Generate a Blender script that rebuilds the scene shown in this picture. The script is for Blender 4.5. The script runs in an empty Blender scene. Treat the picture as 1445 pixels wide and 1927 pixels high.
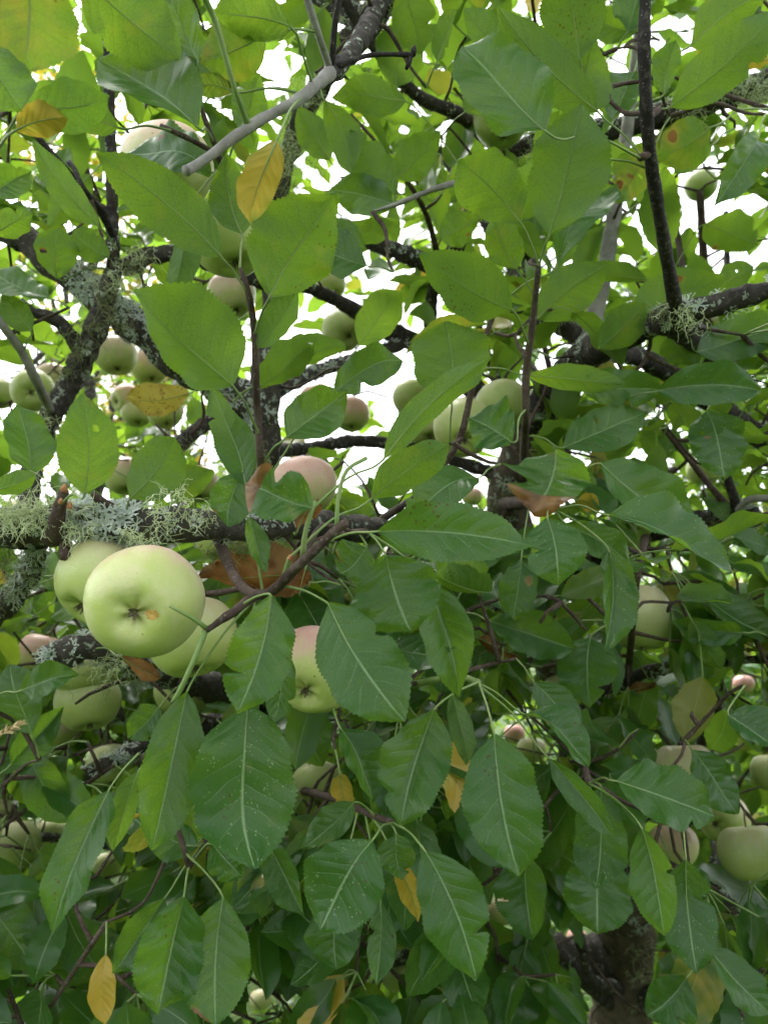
import bpy, math, random
import numpy as np
from mathutils import Vector, Matrix

random.seed(7); rng = np.random.default_rng(7)
scene = bpy.context.scene
col = scene.collection

# ------------------------------------------------------------------ camera
PITCH = math.radians(8.0)
CAM = Vector((0.0, 0.0, 1.5))
FPX = 1391.7                       # focal length in photo pixels (26 mm phone lens)
cd = bpy.data.cameras.new('camera')
cd.sensor_fit = 'VERTICAL'; cd.sensor_height = 36.0; cd.sensor_width = 27.0; cd.lens = 26.0
cd.clip_start = 0.02; cd.clip_end = 2000
cd.dof.use_dof = True; cd.dof.focus_distance = 0.52; cd.dof.aperture_fstop = 10.0
cam = bpy.data.objects.new('camera', cd); col.objects.link(cam)
cam.location = CAM; cam.rotation_euler = (math.pi / 2 + PITCH, 0, 0)
scene.camera = cam
FWD = Vector((0, math.cos(PITCH), math.sin(PITCH)))
UPV = Vector((0, -math.sin(PITCH), math.cos(PITCH)))
RGT = Vector((1, 0, 0))

def P(x, y, d):
    return CAM + FWD * d + RGT * ((x - 722.5) / FPX * d) + UPV * ((963.5 - y) / FPX * d)

def proj(p):
    v = Vector(p) - CAM
    d = v.dot(FWD)
    if d < 0.02: return None
    return (722.5 + v.dot(RGT) / d * FPX, 963.5 - v.dot(UPV) / d * FPX, d)

# ------------------------------------------------------------------ light
SUN_EL, SUN_AZ = math.radians(60), math.radians(-30)     # azimuth clockwise from +Y
world = bpy.data.worlds.new('World'); scene.world = world; world.use_nodes = True
wn, wl = world.node_tree.nodes, world.node_tree.links
wn.clear()
sky = wn.new('ShaderNodeTexSky'); sky.sky_type = 'NISHITA'; sky.sun_disc = False
sky.sun_elevation = SUN_EL; sky.sun_rotation = SUN_AZ; sky.dust_density = 3.0; sky.air_density = 1.0
hs = wn.new('ShaderNodeHueSaturation'); hs.inputs['Saturation'].default_value = 0.22
bg = wn.new('ShaderNodeBackground'); bg.inputs['Strength'].default_value = 0.15
wo = wn.new('ShaderNodeOutputWorld')
wl.new(sky.outputs[0], hs.inputs['Color']); wl.new(hs.outputs[0], bg.inputs[0]); wl.new(bg.outputs[0], wo.inputs[0])
sd = bpy.data.lights.new('sun', 'SUN'); sd.energy = 1.5; sd.angle = math.radians(25); sd.color = (1.0, 0.98, 0.95)
sun = bpy.data.objects.new('sun', sd); col.objects.link(sun)
sdir = Vector((math.sin(SUN_AZ) * math.cos(SUN_EL), math.cos(SUN_AZ) * math.cos(SUN_EL), math.sin(SUN_EL)))
sun.rotation_euler = sdir.to_track_quat('Z', 'Y').to_euler(); sun.location = (0, -2, 6)
vs = scene.view_settings
vs.view_transform = 'Standard'; vs.look = 'None'; vs.gamma = 1.0; vs.use_curve_mapping = False
vs.exposure = 2.5
scene.cycles.max_bounces = 4; scene.cycles.transmission_bounces = 4
scene.cycles.diffuse_bounces = 3; scene.cycles.glossy_bounces = 1; scene.cycles.caustics_reflective = False
scene.cycles.adaptive_threshold = 0.03

# ------------------------------------------------------------------ node helper
class NT:
    def __init__(self, name):
        self.m = bpy.data.materials.new(name); self.m.use_nodes = True
        self.t = self.m.node_tree; self.t.nodes.clear()
    def n(self, typ, **kw):
        nd = self.t.nodes.new(typ)
        for k, v in kw.items(): setattr(nd, k, v)
        return nd
    def put(self, sock, v):
        if isinstance(v, bpy.types.NodeSocket): self.t.links.new(v, sock)
        elif v is not None:
            if hasattr(sock.default_value, '__len__') and not hasattr(v, '__len__'): v = (v, v, v)
            if hasattr(sock.default_value, '__len__') and len(sock.default_value) == 4 and len(v) == 3: v = (*v, 1)
            sock.default_value = v
    def math(self, op, a, b=None, c=None, clamp=False):
        nd = self.n('ShaderNodeMath', operation=op); nd.use_clamp = clamp
        self.put(nd.inputs[0], a)
        if b is not None: self.put(nd.inputs[1], b)
        if c is not None: self.put(nd.inputs[2], c)
        return nd.outputs[0]
    def ramp(self, x, lo, hi, a=0.0, b=1.0):
        nd = self.n('ShaderNodeMapRange', interpolation_type='SMOOTHSTEP')
        for i, v in enumerate((x, lo, hi, a, b)): self.put(nd.inputs[i], v)
        return nd.outputs[0]
    def mix(self, f, a, b, typ='MIX'):
        nd = self.n('ShaderNodeMix', data_type='RGBA', blend_type=typ)
        self.put(nd.inputs[0], f); self.put(nd.inputs[6], a); self.put(nd.inputs[7], b)
        return nd.outputs[2]
    def noise(self, vec, scale, detail=3.0, rough=0.55):
        nd = self.n('ShaderNodeTexNoise'); self.put(nd.inputs['Vector'], vec)
        nd.inputs['Scale'].default_value = scale; nd.inputs['Detail'].default_value = detail
        nd.inputs['Roughness'].default_value = rough
        return nd.outputs[0]
    def voro(self, vec, scale, feature='F1', out='Distance'):
        nd = self.n('ShaderNodeTexVoronoi', feature=feature); self.put(nd.inputs['Vector'], vec)
        nd.inputs['Scale'].default_value = scale
        return nd.outputs[out]
    def bump(self, h, strength, dist):
        nd = self.n('ShaderNodeBump'); nd.inputs['Strength'].default_value = strength
        nd.inputs['Distance'].default_value = dist; self.put(nd.inputs['Height'], h)
        return nd.outputs[0]
    def bsdf(self, color, rough=0.6, spec=0.4, normal=None, **kw):
        nd = self.n('ShaderNodeBsdfPrincipled')
        self.put(nd.inputs['Base Color'], color); self.put(nd.inputs['Roughness'], rough)
        self.put(nd.inputs['Specular IOR Level'], spec)
        if normal is not None: self.put(nd.inputs['Normal'], normal)
        for k, v in kw.items(): self.put(nd.inputs[k.replace('_', ' ')], v)
        return nd.outputs[0]
    def out(self, sh):
        o = self.n('ShaderNodeOutputMaterial'); self.t.links.new(sh, o.inputs[0]); return self.m

# ------------------------------------------------------------------ materials
def make_leaf_mat(near=True):
    m = NT('leaf' if near else 'far_leaf')
    geo = m.n('ShaderNodeNewGeometry'); pos = geo.outputs['Position']; back = geo.outputs['Backfacing']
    at = m.n('ShaderNodeAttribute', attribute_name='luv')
    sx = m.n('ShaderNodeSeparateXYZ'); m.put(sx.inputs[0], at.outputs['Vector'])
    u, v = sx.outputs[0], sx.outputs[1]
    ti = m.n('ShaderNodeAttribute', attribute_name='tint')
    tc = m.n('ShaderNodeSeparateColor'); m.put(tc.inputs[0], ti.outputs['Color'])
    yel, brn, rnd = tc.outputs[0], tc.outputs[1], tc.outputs[2]
    spk = ti.outputs['Alpha']
    au = m.math('ABSOLUTE', u)
    n1 = m.noise(pos, 60, 1) if near else rnd
    # side veins, alternate on the two halves
    side = m.math('GREATER_THAN', u, 0.0)
    ph = m.math('MULTIPLY', v, 8.0)
    ph = m.math('SUBTRACT', ph, m.math('MULTIPLY', m.math('POWER', au, 1.15), 1.7))
    ph = m.math('ADD', ph, m.math('MULTIPLY', side, 0.45))
    ph = m.math('ADD', ph, m.math('MULTIPLY', rnd, 0.7))
    ph = m.math('ADD', ph, m.math('MULTIPLY', m.math('SINE', m.math('MULTIPLY', v, 31.0)), 0.07))
    f = m.math('ABSOLUTE', m.math('SUBTRACT', m.math('FRACT', ph), 0.5))
    f = m.math('MULTIPLY', f, 2.0)
    vein = m.ramp(f, 0.075, 0.01)
    vein = m.math('MULTIPLY', vein, m.ramp(au, 1.0, 0.45, 0.0, 1.0))
    rib = m.ramp(m.math('MULTIPLY', au, m.math('SUBTRACT', 1.25, m.math('MULTIPLY', v, 0.7))), 0.034, 0.014)
    veins = m.math('MAXIMUM', vein, rib)
    fine = m.ramp(m.voro(pos, 420, 'DISTANCE_TO_EDGE'), 0.09, 0.0) if near else 0.0
    # colours of the blade
    n2 = m.noise(pos, 22, 1) if near else 0.5
    top = m.mix(m.ramp(n2, 0.3, 0.75), (0.017, 0.066, 0.008), (0.032, 0.098, 0.012))
    top = m.mix(m.math('MULTIPLY', rnd, 0.55), top, (0.016, 0.066, 0.018))
    top = m.mix(m.math('MULTIPLY', m.math('MAXIMUM', m.math('MULTIPLY', vein, 0.55), rib), 0.9), top, (0.19, 0.29, 0.13))
    top = m.mix(m.math('MULTIPLY', fine, 0.16), top, (0.07, 0.14, 0.04))
    und = m.mix(m.math('MULTIPLY', rnd, 0.8), (0.080, 0.145, 0.042), (0.11, 0.165, 0.080))
    und = m.mix(m.math('MULTIPLY', veins, 0.6), und, (0.17, 0.25, 0.11))
    und = m.mix(m.math('MULTIPLY', fine, 0.20), und, (0.045, 0.10, 0.02))
    tra = m.mix(m.math('MULTIPLY', rnd, 0.6), (0.36, 0.57, 0.030), (0.19, 0.38, 0.035))
    tra = m.mix(m.ramp(n2, 0.25, 0.75, 0.0, 0.55) if near else 0.25, tra, (0.11, 0.25, 0.02))
    tra = m.mix(m.math('MULTIPLY', rib, 0.55), tra, (0.13, 0.25, 0.05))
    tra = m.mix(m.math('MULTIPLY', vein, 0.75), tra, (0.085, 0.19, 0.03))
    tra = m.mix(m.math('MULTIPLY', fine, 0.42), tra, (0.10, 0.21, 0.02))
    # pale feeding specks on the upper side
    if near:
        vs_ = m.voro(pos, 430); sp_rand = m.noise(pos, 130, 1)
        sp = m.math('MULTIPLY', m.ramp(vs_, 0.25, 0.12), m.ramp(sp_rand, 0.46, 0.62))
        sp = m.math('MULTIPLY', sp, spk)
        top = m.mix(m.math('MULTIPLY', sp, 0.8), top, (0.36, 0.44, 0.26))
    # yellowing, brown patches and small rust spots
    yn = m.ramp(m.math('ADD', m.math('MULTIPLY', n1 if near else 0.5, 0.8), yel), 0.55, 1.25)
    ycol = m.mix(m.ramp(n2, 0.35, 0.7), (0.42, 0.29, 0.04), (0.46, 0.39, 0.10))
    bn = m.math('ADD', m.math('MULTIPLY', m.math('ADD', m.math('MULTIPLY', n2, 0.45), m.math('MULTIPLY', n1, 0.5)) if near else 0.3, 0.8), brn)
    bmask = m.ramp(bn, 0.74, 0.82)
    rust = m.math('MULTIPLY', m.math('MULTIPLY', m.ramp(m.voro(pos, 260), 0.30, 0.16), m.ramp(m.math('ADD', n2, m.math('MULTIPLY', yel, 0.14)), 0.64, 0.74)), 0.9) if near else 0.0
    bcol = m.mix(m.ramp(n1, 0.3, 0.7), (0.075, 0.038, 0.015), (0.26, 0.15, 0.062))
    def weather(c, ys):
        c = m.mix(yn, c, ycol if ys else m.mix(0.4, ycol, (0.3, 0.3, 0.1)))
        c = m.mix(rust, c, (0.085, 0.042, 0.012))
        return m.mix(bmask, c, bcol)
    top = weather(top, True); und = weather(und, True)
    tra = m.mix(yn, tra, (0.46, 0.34, 0.04)); tra = m.mix(m.math('MULTIPLY', rust, 0.8), tra, (0.12, 0.07, 0.01))
    tra = m.mix(bmask, tra, (0.30, 0.13, 0.035))
    base = m.mix(back, top, und)
    nrm = None
    if near:
        # the blade is quilted between the sunken veins
        pil = m.math('MULTIPLY', m.math('POWER', f, 0.55), m.ramp(au, 1.05, 0.5, 0.15, 1.0))
        h = m.math('SUBTRACT', pil, m.math('MULTIPLY', rib, 0.9))
        nrm = m.bump(h, 0.42, 0.0009)
    rough = m.ramp(back, 0.0, 1.0, 0.33, 0.75)
    sh = m.bsdf(base, rough, m.ramp(back, 0, 1, 0.36, 0.12), nrm)
    tr = m.n('ShaderNodeBsdfTranslucent'); m.put(tr.inputs[0], tra); m.put(tr.inputs['Normal'], nrm)
    mx = m.n('ShaderNodeMixShader'); mx.inputs[0].default_value = 0.38
    m.t.links.new(sh, mx.inputs[1]); m.t.links.new(tr.outputs[0], mx.inputs[2])
    return m.out(mx.outputs[0])

def make_stalk_mat():
    m = NT('petiole'); g = m.n('ShaderNodeNewGeometry')
    c = m.mix(m.ramp(m.noise(g.outputs['Position'], 40, 3), 0.35, 0.7), (0.13, 0.21, 0.055), (0.21, 0.26, 0.10))
    return m.out(m.bsdf(c, 0.55, 0.35))

def make_bark(name, c1, c2, lichen, lscale=55, bump=0.9):
    m = NT(name); g = m.n('ShaderNodeNewGeometry'); pos = g.outputs['Position']
    n1 = m.noise(pos, 45, 5, 0.65); n2 = m.noise(pos, 190, 4, 0.6)
    c = m.mix(m.ramp(n1, 0.3, 0.7), c1, c2)
    c = m.mix(m.math('MULTIPLY', m.ramp(n2, 0.5, 0.75), 0.5), c, (0.16, 0.14, 0.12))
    l1 = m.noise(pos, lscale, 5, 0.68)
    vor = m.voro(pos, lscale * 3.2, 'DISTANCE_TO_EDGE')
    lm = m.ramp(m.math('ADD', l1, m.math('MULTIPLY', vor, 0.16)), 0.69 - lichen * 0.24, 0.73 - lichen * 0.24)
    lc = m.mix(m.ramp(n2, 0.35, 0.65), (0.24, 0.28, 0.22), (0.42, 0.45, 0.38))
    c = m.mix(m.math('MULTIPLY', lm, 0.85 if lichen > 0 else 0.0), c, lc)
    moss = m.ramp(m.noise(pos, 22, 4), 0.58, 0.72)
    c = m.mix(m.math('MULTIPLY', moss, 0.35 * lichen), c, (0.10, 0.12, 0.03))
    lent = m.math('MULTIPLY', m.ramp(m.voro(pos, 260), 0.2, 0.1), 0.5)
    c = m.mix(lent if lichen < 0.3 else 0.0, c, (0.30, 0.26, 0.22))
    h = m.math('ADD', m.math('ADD', n1, m.math('MULTIPLY', n2, 0.5)), m.math('MULTIPLY', lm, 0.5))
    return m.out(m.bsdf(c, 0.85, 0.25, m.bump(h, bump, 0.004)))

def make_lichen_mat(name, a, b):
    m = NT(name); g = m.n('ShaderNodeNewGeometry')
    c = m.mix(m.ramp(m.noise(g.outputs['Position'], 90, 3), 0.35, 0.65), a, b)
    sh = m.bsdf(c, 0.9, 0.15)
    tr = m.n('ShaderNodeBsdfTranslucent'); m.put(tr.inputs[0], b)
    mx = m.n('ShaderNodeMixShader'); mx.inputs[0].default_value = 0.3
    m.t.links.new(sh, mx.inputs[1]); m.t.links.new(tr.outputs[0], mx.inputs[2])
    return m.out(mx.outputs[0])

def make_apple_mat():
    m = NT('apple_skin')
    tc = m.n('ShaderNodeTexCoord'); ob = tc.outputs['Object']
    oi = m.n('ShaderNodeObjectInfo'); oc = m.n('ShaderNodeSeparateColor'); m.put(oc.inputs[0], oi.outputs['Color'])
    blush, green = oc.outputs[0], oc.outputs[1]
    off = m.n('ShaderNodeVectorMath', operation='ADD'); m.put(off.inputs[0], ob)
    cx = m.n('ShaderNodeCombineXYZ')
    for i in range(3): m.put(cx.inputs[i], m.math('MULTIPLY', oi.outputs['Random'], 37.0 + 11 * i))
    m.put(off.inputs[1], cx.outputs[0]); v = off.outputs[0]
    s = m.n('ShaderNodeSeparateXYZ'); m.put(s.inputs[0], ob); x, y, z = s.outputs
    n1 = m.noise(v, 2.2, 4); n2 = m.noise(v, 9, 4)
    c = m.mix(m.ramp(z, -0.9, 0.75), (0.38, 0.44, 0.12), (0.56, 0.54, 0.32))
    c = m.mix(m.math('MULTIPLY', m.ramp(n1, 0.4, 0.7), 0.5), c, (0.53, 0.50, 0.30))
    c = m.mix(m.math('MULTIPLY', green, 0.5), c, (0.27, 0.37, 0.075))
    # streaky blush on one shoulder
    st = m.n('ShaderNodeCombineXYZ'); m.put(st.inputs[0], m.math('MULTIPLY', m.math('ARCTAN2', y, x), 9.0)); m.put(st.inputs[1], m.math('MULTIPLY', z, 1.6))
    streak = m.noise(st.outputs[0], 1.4, 4, 0.6)
    bl = m.math('ADD', m.math('MULTIPLY', y, -0.25), m.math('MULTIPLY', z, 0.42))
    bl = m.math('ADD', bl, m.math('MULTIPLY', n1, 0.5)); bl = m.math('ADD', bl, m.math('MULTIPLY', streak, 0.32))
    bl = m.math('ADD', bl, m.math('MULTIPLY', blush, 0.5))
    bm = m.math('MULTIPLY', m.ramp(bl, 0.52, 1.12), m.math('MULTIPLY', m.math('ADD', blush, 0.25), 0.85, clamp=True))
    c = m.mix(bm, c, (0.55, 0.27, 0.25))
    bloom = m.math('MULTIPLY', m.ramp(m.noise(v, 3.5, 5, 0.65), 0.42, 0.72), m.ramp(z, -0.5, 0.9, 0.03, 0.3))
    c = m.mix(bloom, c, (0.56, 0.53, 0.46))
    dots = m.math('MULTIPLY', m.ramp(m.voro(v, 10), 0.13, 0.06), 0.6)
    c = m.mix(dots, c, (0.60, 0.60, 0.44))
    scuff = m.math('MULTIPLY', m.ramp(m.noise(v, 16, 4, 0.7), 0.64, 0.72), 0.45)
    c = m.mix(scuff, c, (0.33, 0.28, 0.11))
    blem = m.math('MULTIPLY', m.ramp(m.voro(v, 3.6), 0.10, 0.06), m.ramp(n2, 0.42, 0.55))
    c = m.mix(m.math('MULTIPLY', blem, 0.8), c, (0.16, 0.10, 0.03))
    rus = m.math('MULTIPLY', m.ramp(m.math('ADD', m.math('MULTIPLY', x, x), m.math('MULTIPLY', y, y)), 0.075, 0.0), 0.55)
    c = m.mix(rus, c, (0.24, 0.25, 0.07))
    nrm = m.bump(n2, 0.06, 0.02)
    sh = m.bsdf(c, m.ramp(n1, 0.3, 0.7, 0.32, 0.48), 0.42, nrm)
    return m.out(sh)

def plain(name, a, b, scale=60, rough=0.8, spec=0.25):
    m = NT(name); g = m.n('ShaderNodeNewGeometry')
    n1 = m.noise(g.outputs['Position'], scale, 4)
    c = m.mix(m.ramp(n1, 0.3, 0.7), a, b)
    return m.out(m.bsdf(c, rough, spec, m.bump(n1, 0.5, 0.002)))

M_LEAF = make_leaf_mat(); M_FAR = make_leaf_mat(False); M_STALK = make_stalk_mat()
M_LIMB = make_bark('limb_bark', (0.030, 0.026, 0.023), (0.070, 0.060, 0.052), 0.36, 80)
M_BRANCH = make_bark('branch_bark', (0.018, 0.015, 0.014), (0.050, 0.042, 0.038), 0.35)
M_TWIG = make_bark('twig_bark', (0.035, 0.022, 0.017), (0.085, 0.058, 0.045), 0.0, bump=0.5)
M_DARKTWIG = make_bark('dark_twig_bark', (0.010, 0.008, 0.008), (0.030, 0.024, 0.024), 0.0, bump=0.5)
M_GREYTWIG = make_bark('grey_twig_bark', (0.15, 0.14, 0.13), (0.27, 0.26, 0.24), 0.0, bump=0.5)
M_TRUNK = make_bark('trunk_bark', (0.055, 0.040, 0.030), (0.135, 0.105, 0.078), 0.2, 30)
M_BEARD = make_lichen_mat('beard_lichen', (0.64, 0.72, 0.40), (0.76, 0.82, 0.54))
M_BEARD2 = make_lichen_mat('olive_lichen', (0.18, 0.21, 0.08), (0.32, 0.36, 0.18))
M_FOLI = make_lichen_mat('leaf_lichen', (0.40, 0.46, 0.41), (0.58, 0.63, 0.57))
M_APPLE = make_apple_mat()
M_CALYX = plain('calyx', (0.09, 0.075, 0.045), (0.20, 0.17, 0.11), 400)
M_STEM = plain('apple_stem', (0.12, 0.10, 0.05), (0.2, 0.17, 0.08), 200)
M_SCAR = plain('apple_scar', (0.36, 0.22, 0.05), (0.52, 0.34, 0.10), 300)
M_BUD = plain('bud', (0.30, 0.13, 0.06), (0.42, 0.20, 0.10), 300)
M_STRAW = plain('straw', (0.36, 0.26, 0.13), (0.52, 0.40, 0.22), 300)

# ------------------------------------------------------------------ mesh helpers
class MB:
    def __init__(self): self.v = []; self.f = []; self.m = []
    def add(self, verts, faces, mat=0):
        o = len(self.v); self.v += [tuple(p) for p in verts]
        self.f += [tuple(i + o for i in fc) for fc in faces]; self.m += [mat] * len(faces)
    def build(self, name, mats, parent=None, smooth=True):
        me = bpy.data.meshes.new(name); me.from_pydata(self.v, [], self.f)
        for mt in (mats if isinstance(mats, (list, tuple)) else [mats]): me.materials.append(mt)
        me.polygons.foreach_set('material_index', self.m)
        if smooth: me.polygons.foreach_set('use_smooth', [True] * len(self.f))
        me.update()
        return link(name, me, parent)

def link(name, me, parent=None):
    o = bpy.data.objects.new(name, me); col.objects.link(o)
    if parent is not None:
        o.parent = parent; o.matrix_parent_inverse = parent.matrix_basis.inverted()
    return o

def empty(name, loc=(0, 0, 0)):
    o = bpy.data.objects.new(name, None); col.objects.link(o); o.location = loc; o.empty_display_size = 0.1
    return o

def tag(o, label=None, cat=None, group=None, kind=None):
    if label: o['label'] = label
    if cat: o['category'] = cat
    if group: o['group'] = group
    if kind: o['kind'] = kind
    return o

def smooth_path(pts, rad, step):
    """Catmull-Rom through the points, with radii."""
    pts = [Vector(p) for p in pts]; n = len(pts); op, orr = [], []
    for i in range(n - 1):
        p0 = pts[i - 1] if i else pts[0] * 2 - pts[1]
        p3 = pts[i + 2] if i + 2 < n else pts[-1] * 2 - pts[-2]
        p1, p2 = pts[i], pts[i + 1]
        k = max(1, int(math.ceil((p2 - p1).length / step)))
        for j in range(k):
            t = j / k
            op.append(0.5 * ((2 * p1) + (p2 - p0) * t + (2 * p0 - 5 * p1 + 4 * p2 - p3) * t * t + (3 * p1 - p0 - 3 * p2 + p3) * t ** 3))
            orr.append(rad[i] * (1 - t) + rad[i + 1] * t)
    op.append(pts[-1]); orr.append(rad[-1])
    return op, orr

def tube(mb, pts, rad, sides=8, mat=0, rough=0.0, cap=True):
    n = len(pts); verts = []; faces = []
    t0 = (pts[1] - pts[0]).normalized()
    nx = t0.orthogonal().normalized()
    for i in range(n):
        t = (pts[min(i + 1, n - 1)] - pts[max(i - 1, 0)])
        t = t.normalized() if t.length > 1e-9 else t0
        nx = (nx - t * nx.dot(t)).normalized(); ny = t.cross(nx)
        for j in range(sides):
            a = 2 * math.pi * j / sides
            r = rad[i] * (1 + (random.uniform(-rough, rough) if rough else 0))
            verts.append(pts[i] + nx * (math.cos(a) * r) + ny * (math.sin(a) * r))
    for i in range(n - 1):
        for j in range(sides):
            j2 = (j + 1) % sides
            faces.append((i * sides + j, i * sides + j2, (i + 1) * sides + j2, (i + 1) * sides + j))
    if cap:
        faces.append(tuple(range(sides))[::-1]); faces.append(tuple((n - 1) * sides + j for j in range(sides)))
    mb.add(verts, faces, mat)

# ------------------------------------------------------------------ skeleton of the apple tree
tree = empty('apple_tree', P(1165, 1950, 1.75) * 1.0)
tree.location.z = 0.0
tag(tree, 'old apple tree with lichen covered limbs and drooping leafy twigs', 'tree')
SK = []            # (point, radius, owner object)
def register(pts, rad, owner):
    for p, r in zip(pts, rad): SK.append((p.copy(), r, owner))

def limb(name, pl, mat, sides=12, rough=0.07, knots=0):
    """pl: list of (x, y, radius in px, depth)"""
    pts = [P(x, y, d) for x, y, r, d in pl]; rad = [r / FPX * d for x, y, r, d in pl]
    return limb3(name, pts, rad, mat, sides, rough)

def limb3(name, pts, rad, mat, sides=12, rough=0.07):
    mean = sum(rad) / len(rad)
    op, orr = smooth_path(pts, rad, max(0.006, mean * 0.55))
    ph = random.uniform(0, 9)
    orr2 = [r * (1 + rough * math.sin(i * 0.7 + ph) + rough * 1.2 * random.uniform(-1, 1)) for i, r in enumerate(orr)]
    if rough > 0.05:
        op = [p + Vector((random.gauss(0, 1), random.gauss(0, 1), random.gauss(0, 1))) * r * 0.06 for p, r in zip(op, orr)]
    mb = MB(); tube(mb, op, orr2, sides, 0, rough * 0.7)
    o = mb.build(name, mat, tree)
    register(op, orr, o)
    return o, op, orr

BR = {}
# trunk and the two old stems behind the leaves
tb = P(1165, 1950, 1.75)
BR['trunk'] = limb3('trunk', [Vector((tb.x + .03, tb.y, -0.05)), Vector((tb.x + .01, tb.y, 0.35)), P(1168, 1900, 1.75), P(1176, 1730, 1.72), P(1150, 1520, 1.62), P(1090, 1330, 1.48), P(1010, 1130, 1.32), P(955, 960, 1.22), P(1000, 800, 1.15)],
                    [.105, .088, .072, .062, .056, .050, .044, .036, .030], M_TRUNK, 18, 0.05)
st = P(520, 1800, 1.25)
BR['stem'] = limb3('branch', [P(1150, 1800, 1.74), P(900, 1790, 1.6), P(640, 1740, 1.32), P(528, 1640, 1.2), P(528, 1480, 1.14), P(520, 1250, 1.1), P(502, 1040, 1.05), P(492, 880, 1.0), P(496, 790, .98), P(502, 700, .98), P(509, 600, 1.0), P(514, 480, 1.0), P(522, 375, 1.0), P(540, 300, 1.0), P(572, 215, .98), P(622, 130, .95), P(690, 45, .93), P(760, -40, .9), P(900, -180, .85), P(1000, -420, .8)],
                   [.045, .043, .040, .038, .034, .030, .026, .024, .023, .020, .0125, .012, .0135, .0125, .0135, .016, .019, .019, .016, .009], M_LIMB, 14, 0.07)
BR['diag'] = limb('branch', [(-160, 310, 22, .98), (-40, 398, 25, .96), (40, 445, 28, .95), (150, 530, 30, .94), (270, 625, 32, .94), (380, 705, 36, .95), (455, 752, 38, .97), (495, 800, 34, .98)], M_LIMB, 14)
BR['horiz'] = limb('branch', [(-220, 1020, 34, .6), (-60, 1000, 37, .6), (90, 985, 35, .595), (250, 985, 32, .59), (400, 990, 30, .60), (480, 988, 29, .635), (560, 985, 27, .70), (680, 995, 24, .85), (800, 1012, 22, 1.0), (950, 1035, 24, 1.25)], M_LIMB, 14)
BR['left_up'] = limb('branch', [(60, 880, 20, .84), (95, 790, 20, .85), (150, 690, 23, .86), (190, 595, 21, .86), (214, 508, 15, .86), (214, 470, 12, .85), (211, 350, 10.5, .83), (207, 180, 9.5, .80), (200, 30, 8, .77), (190, -150, 6, .74)], M_BRANCH)
BR['left_join'] = limb('branch', [(60, 880, 20, .84), (50, 960, 22, .8), (45, 1010, 24, .62)], M_BRANCH)
BR['crotch'] = limb('branch', [(214, 508, 15, .86), (250, 498, 17, .88), (298, 478, 16, .9), (420, 500, 15, .95), (510, 540, 14, 1.0)], M_BRANCH)
BR['left_stub'] = limb('branch', [(150, 655, 15, .86), (110, 605, 13, .84), (60, 585, 10, .82), (40, 565, 6, .81)], M_BRANCH, 10)
BR['up_right'] = limb('branch', [(1580, 120, 28, 1.0), (1460, 155, 26, 1.0), (1330, 192, 23, 1.0), (1160, 240, 19, 1.02), (1040, 258, 17, 1.04), (955, 296, 16, 1.06), (900, 380, 16, 1.1), (840, 500, 16, 1.14)], M_BRANCH)
BR['up_mid'] = limb('branch', [(640, -10, 10, .88), (720, 110, 11, .92), (790, 183, 12, .96), (862, 215, 13, 1.0), (925, 268, 14, 1.05), (955, 296, 14, 1.06)], M_BRANCH, 10, .05)
BR['mid'] = limb('branch', [(640, 420, 12, 1.15), (700, 455, 15, 1.13), (780, 486, 17, 1.12), (835, 515, 15, 1.12), (920, 555, 15, 1.12), (1010, 592, 16, 1.05), (1095, 636, 17, .95)], M_BRANCH)
BR['right'] = limb('branch', [(1000, 800, 33, 1.15), (1075, 695, 31, .95), (1150, 642, 26, .80), (1265, 598, 24, .70), (1380, 565, 21, .67), (1460, 540, 19, .65), (1640, 480, 14, .62)], M_BRANCH, 14, .08)
BR['grey'] = limb('branch', [(1080, 690, 24, .95), (1105, 640, 19, .95), (1135, 520, 15, .95), (1160, 370, 13, .95), (1185, 200, 11, .96), (1215, -60, 9, .97)], M_GREYTWIG, 12, .03)
BR['black'] = limb('branch', [(1275, 605, 18, .695), (1272, 585, 14, .68), (1250, 462, 12, .62), (1222, 285, 12, .56), (1212, 120, 12, .53), (1213, 0, 11, .52), (1215, -150, 9, .51)], M_DARKTWIG, 12, .04)
BR['right_low'] = limb('branch', [(1080, 690, 22, .97), (1170, 665, 17, 1.05), (1240, 692, 18, 1.12), (1340, 760, 20, 1.15), (1445, 832, 23, 1.12), (1600, 930, 24, 1.1)], M_BRANCH)
BR['c1'] = limb('branch', [(510, 520, 12, 1.0), (590, 545, 12, 1.12), (650, 575, 14, 1.17), (720, 615, 17, 1.2), (790, 650, 19, 1.22), (880, 720, 22, 1.22), (970, 830, 28, 1.2)], M_BRANCH)
BR['c2'] = limb('branch', [(500, 745, 16, .98), (580, 705, 14, 1.1), (660, 678, 12, 1.16), (765, 645, 12, 1.21)], M_LIMB, 10)
BR['c3'] = limb('branch', [(495, 850, 14, 1.0), (590, 842, 12, 1.15), (680, 830, 12, 1.2), (790, 845, 11, 1.2), (870, 872, 11, 1.2), (955, 900, 14, 1.2)], M_BRANCH, 10)
BR['c4'] = limb('branch', [(240, 960, 12, .8), (290, 895, 14, .86), (340, 835, 15, .9), (400, 790, 13, .94), (460, 760, 14, .97)], M_BRANCH, 10)
BR['v1'] = limb('branch', [(830, 515, 12, 1.13), (812, 560, 12, 1.2), (808, 640, 13, 1.22)], M_BRANCH, 10)
BR['v2'] = limb('branch', [(905, 545, 8, 1.1), (902, 620, 8, 1.15), (930, 700, 9, 1.2), (960, 800, 10, 1.2)], M_BRANCH, 10)
BR['low_right'] = limb('branch', [(1060, 1280, 16, 1.42), (1110, 1305, 14, 1.1), (1160, 1290, 14, 1.0), (1230, 1262, 13, .97), (1330, 1245, 11, .95), (1440, 1240, 9, .94), (1560, 1220, 7, .92)], M_BRANCH, 12, .12)
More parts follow.
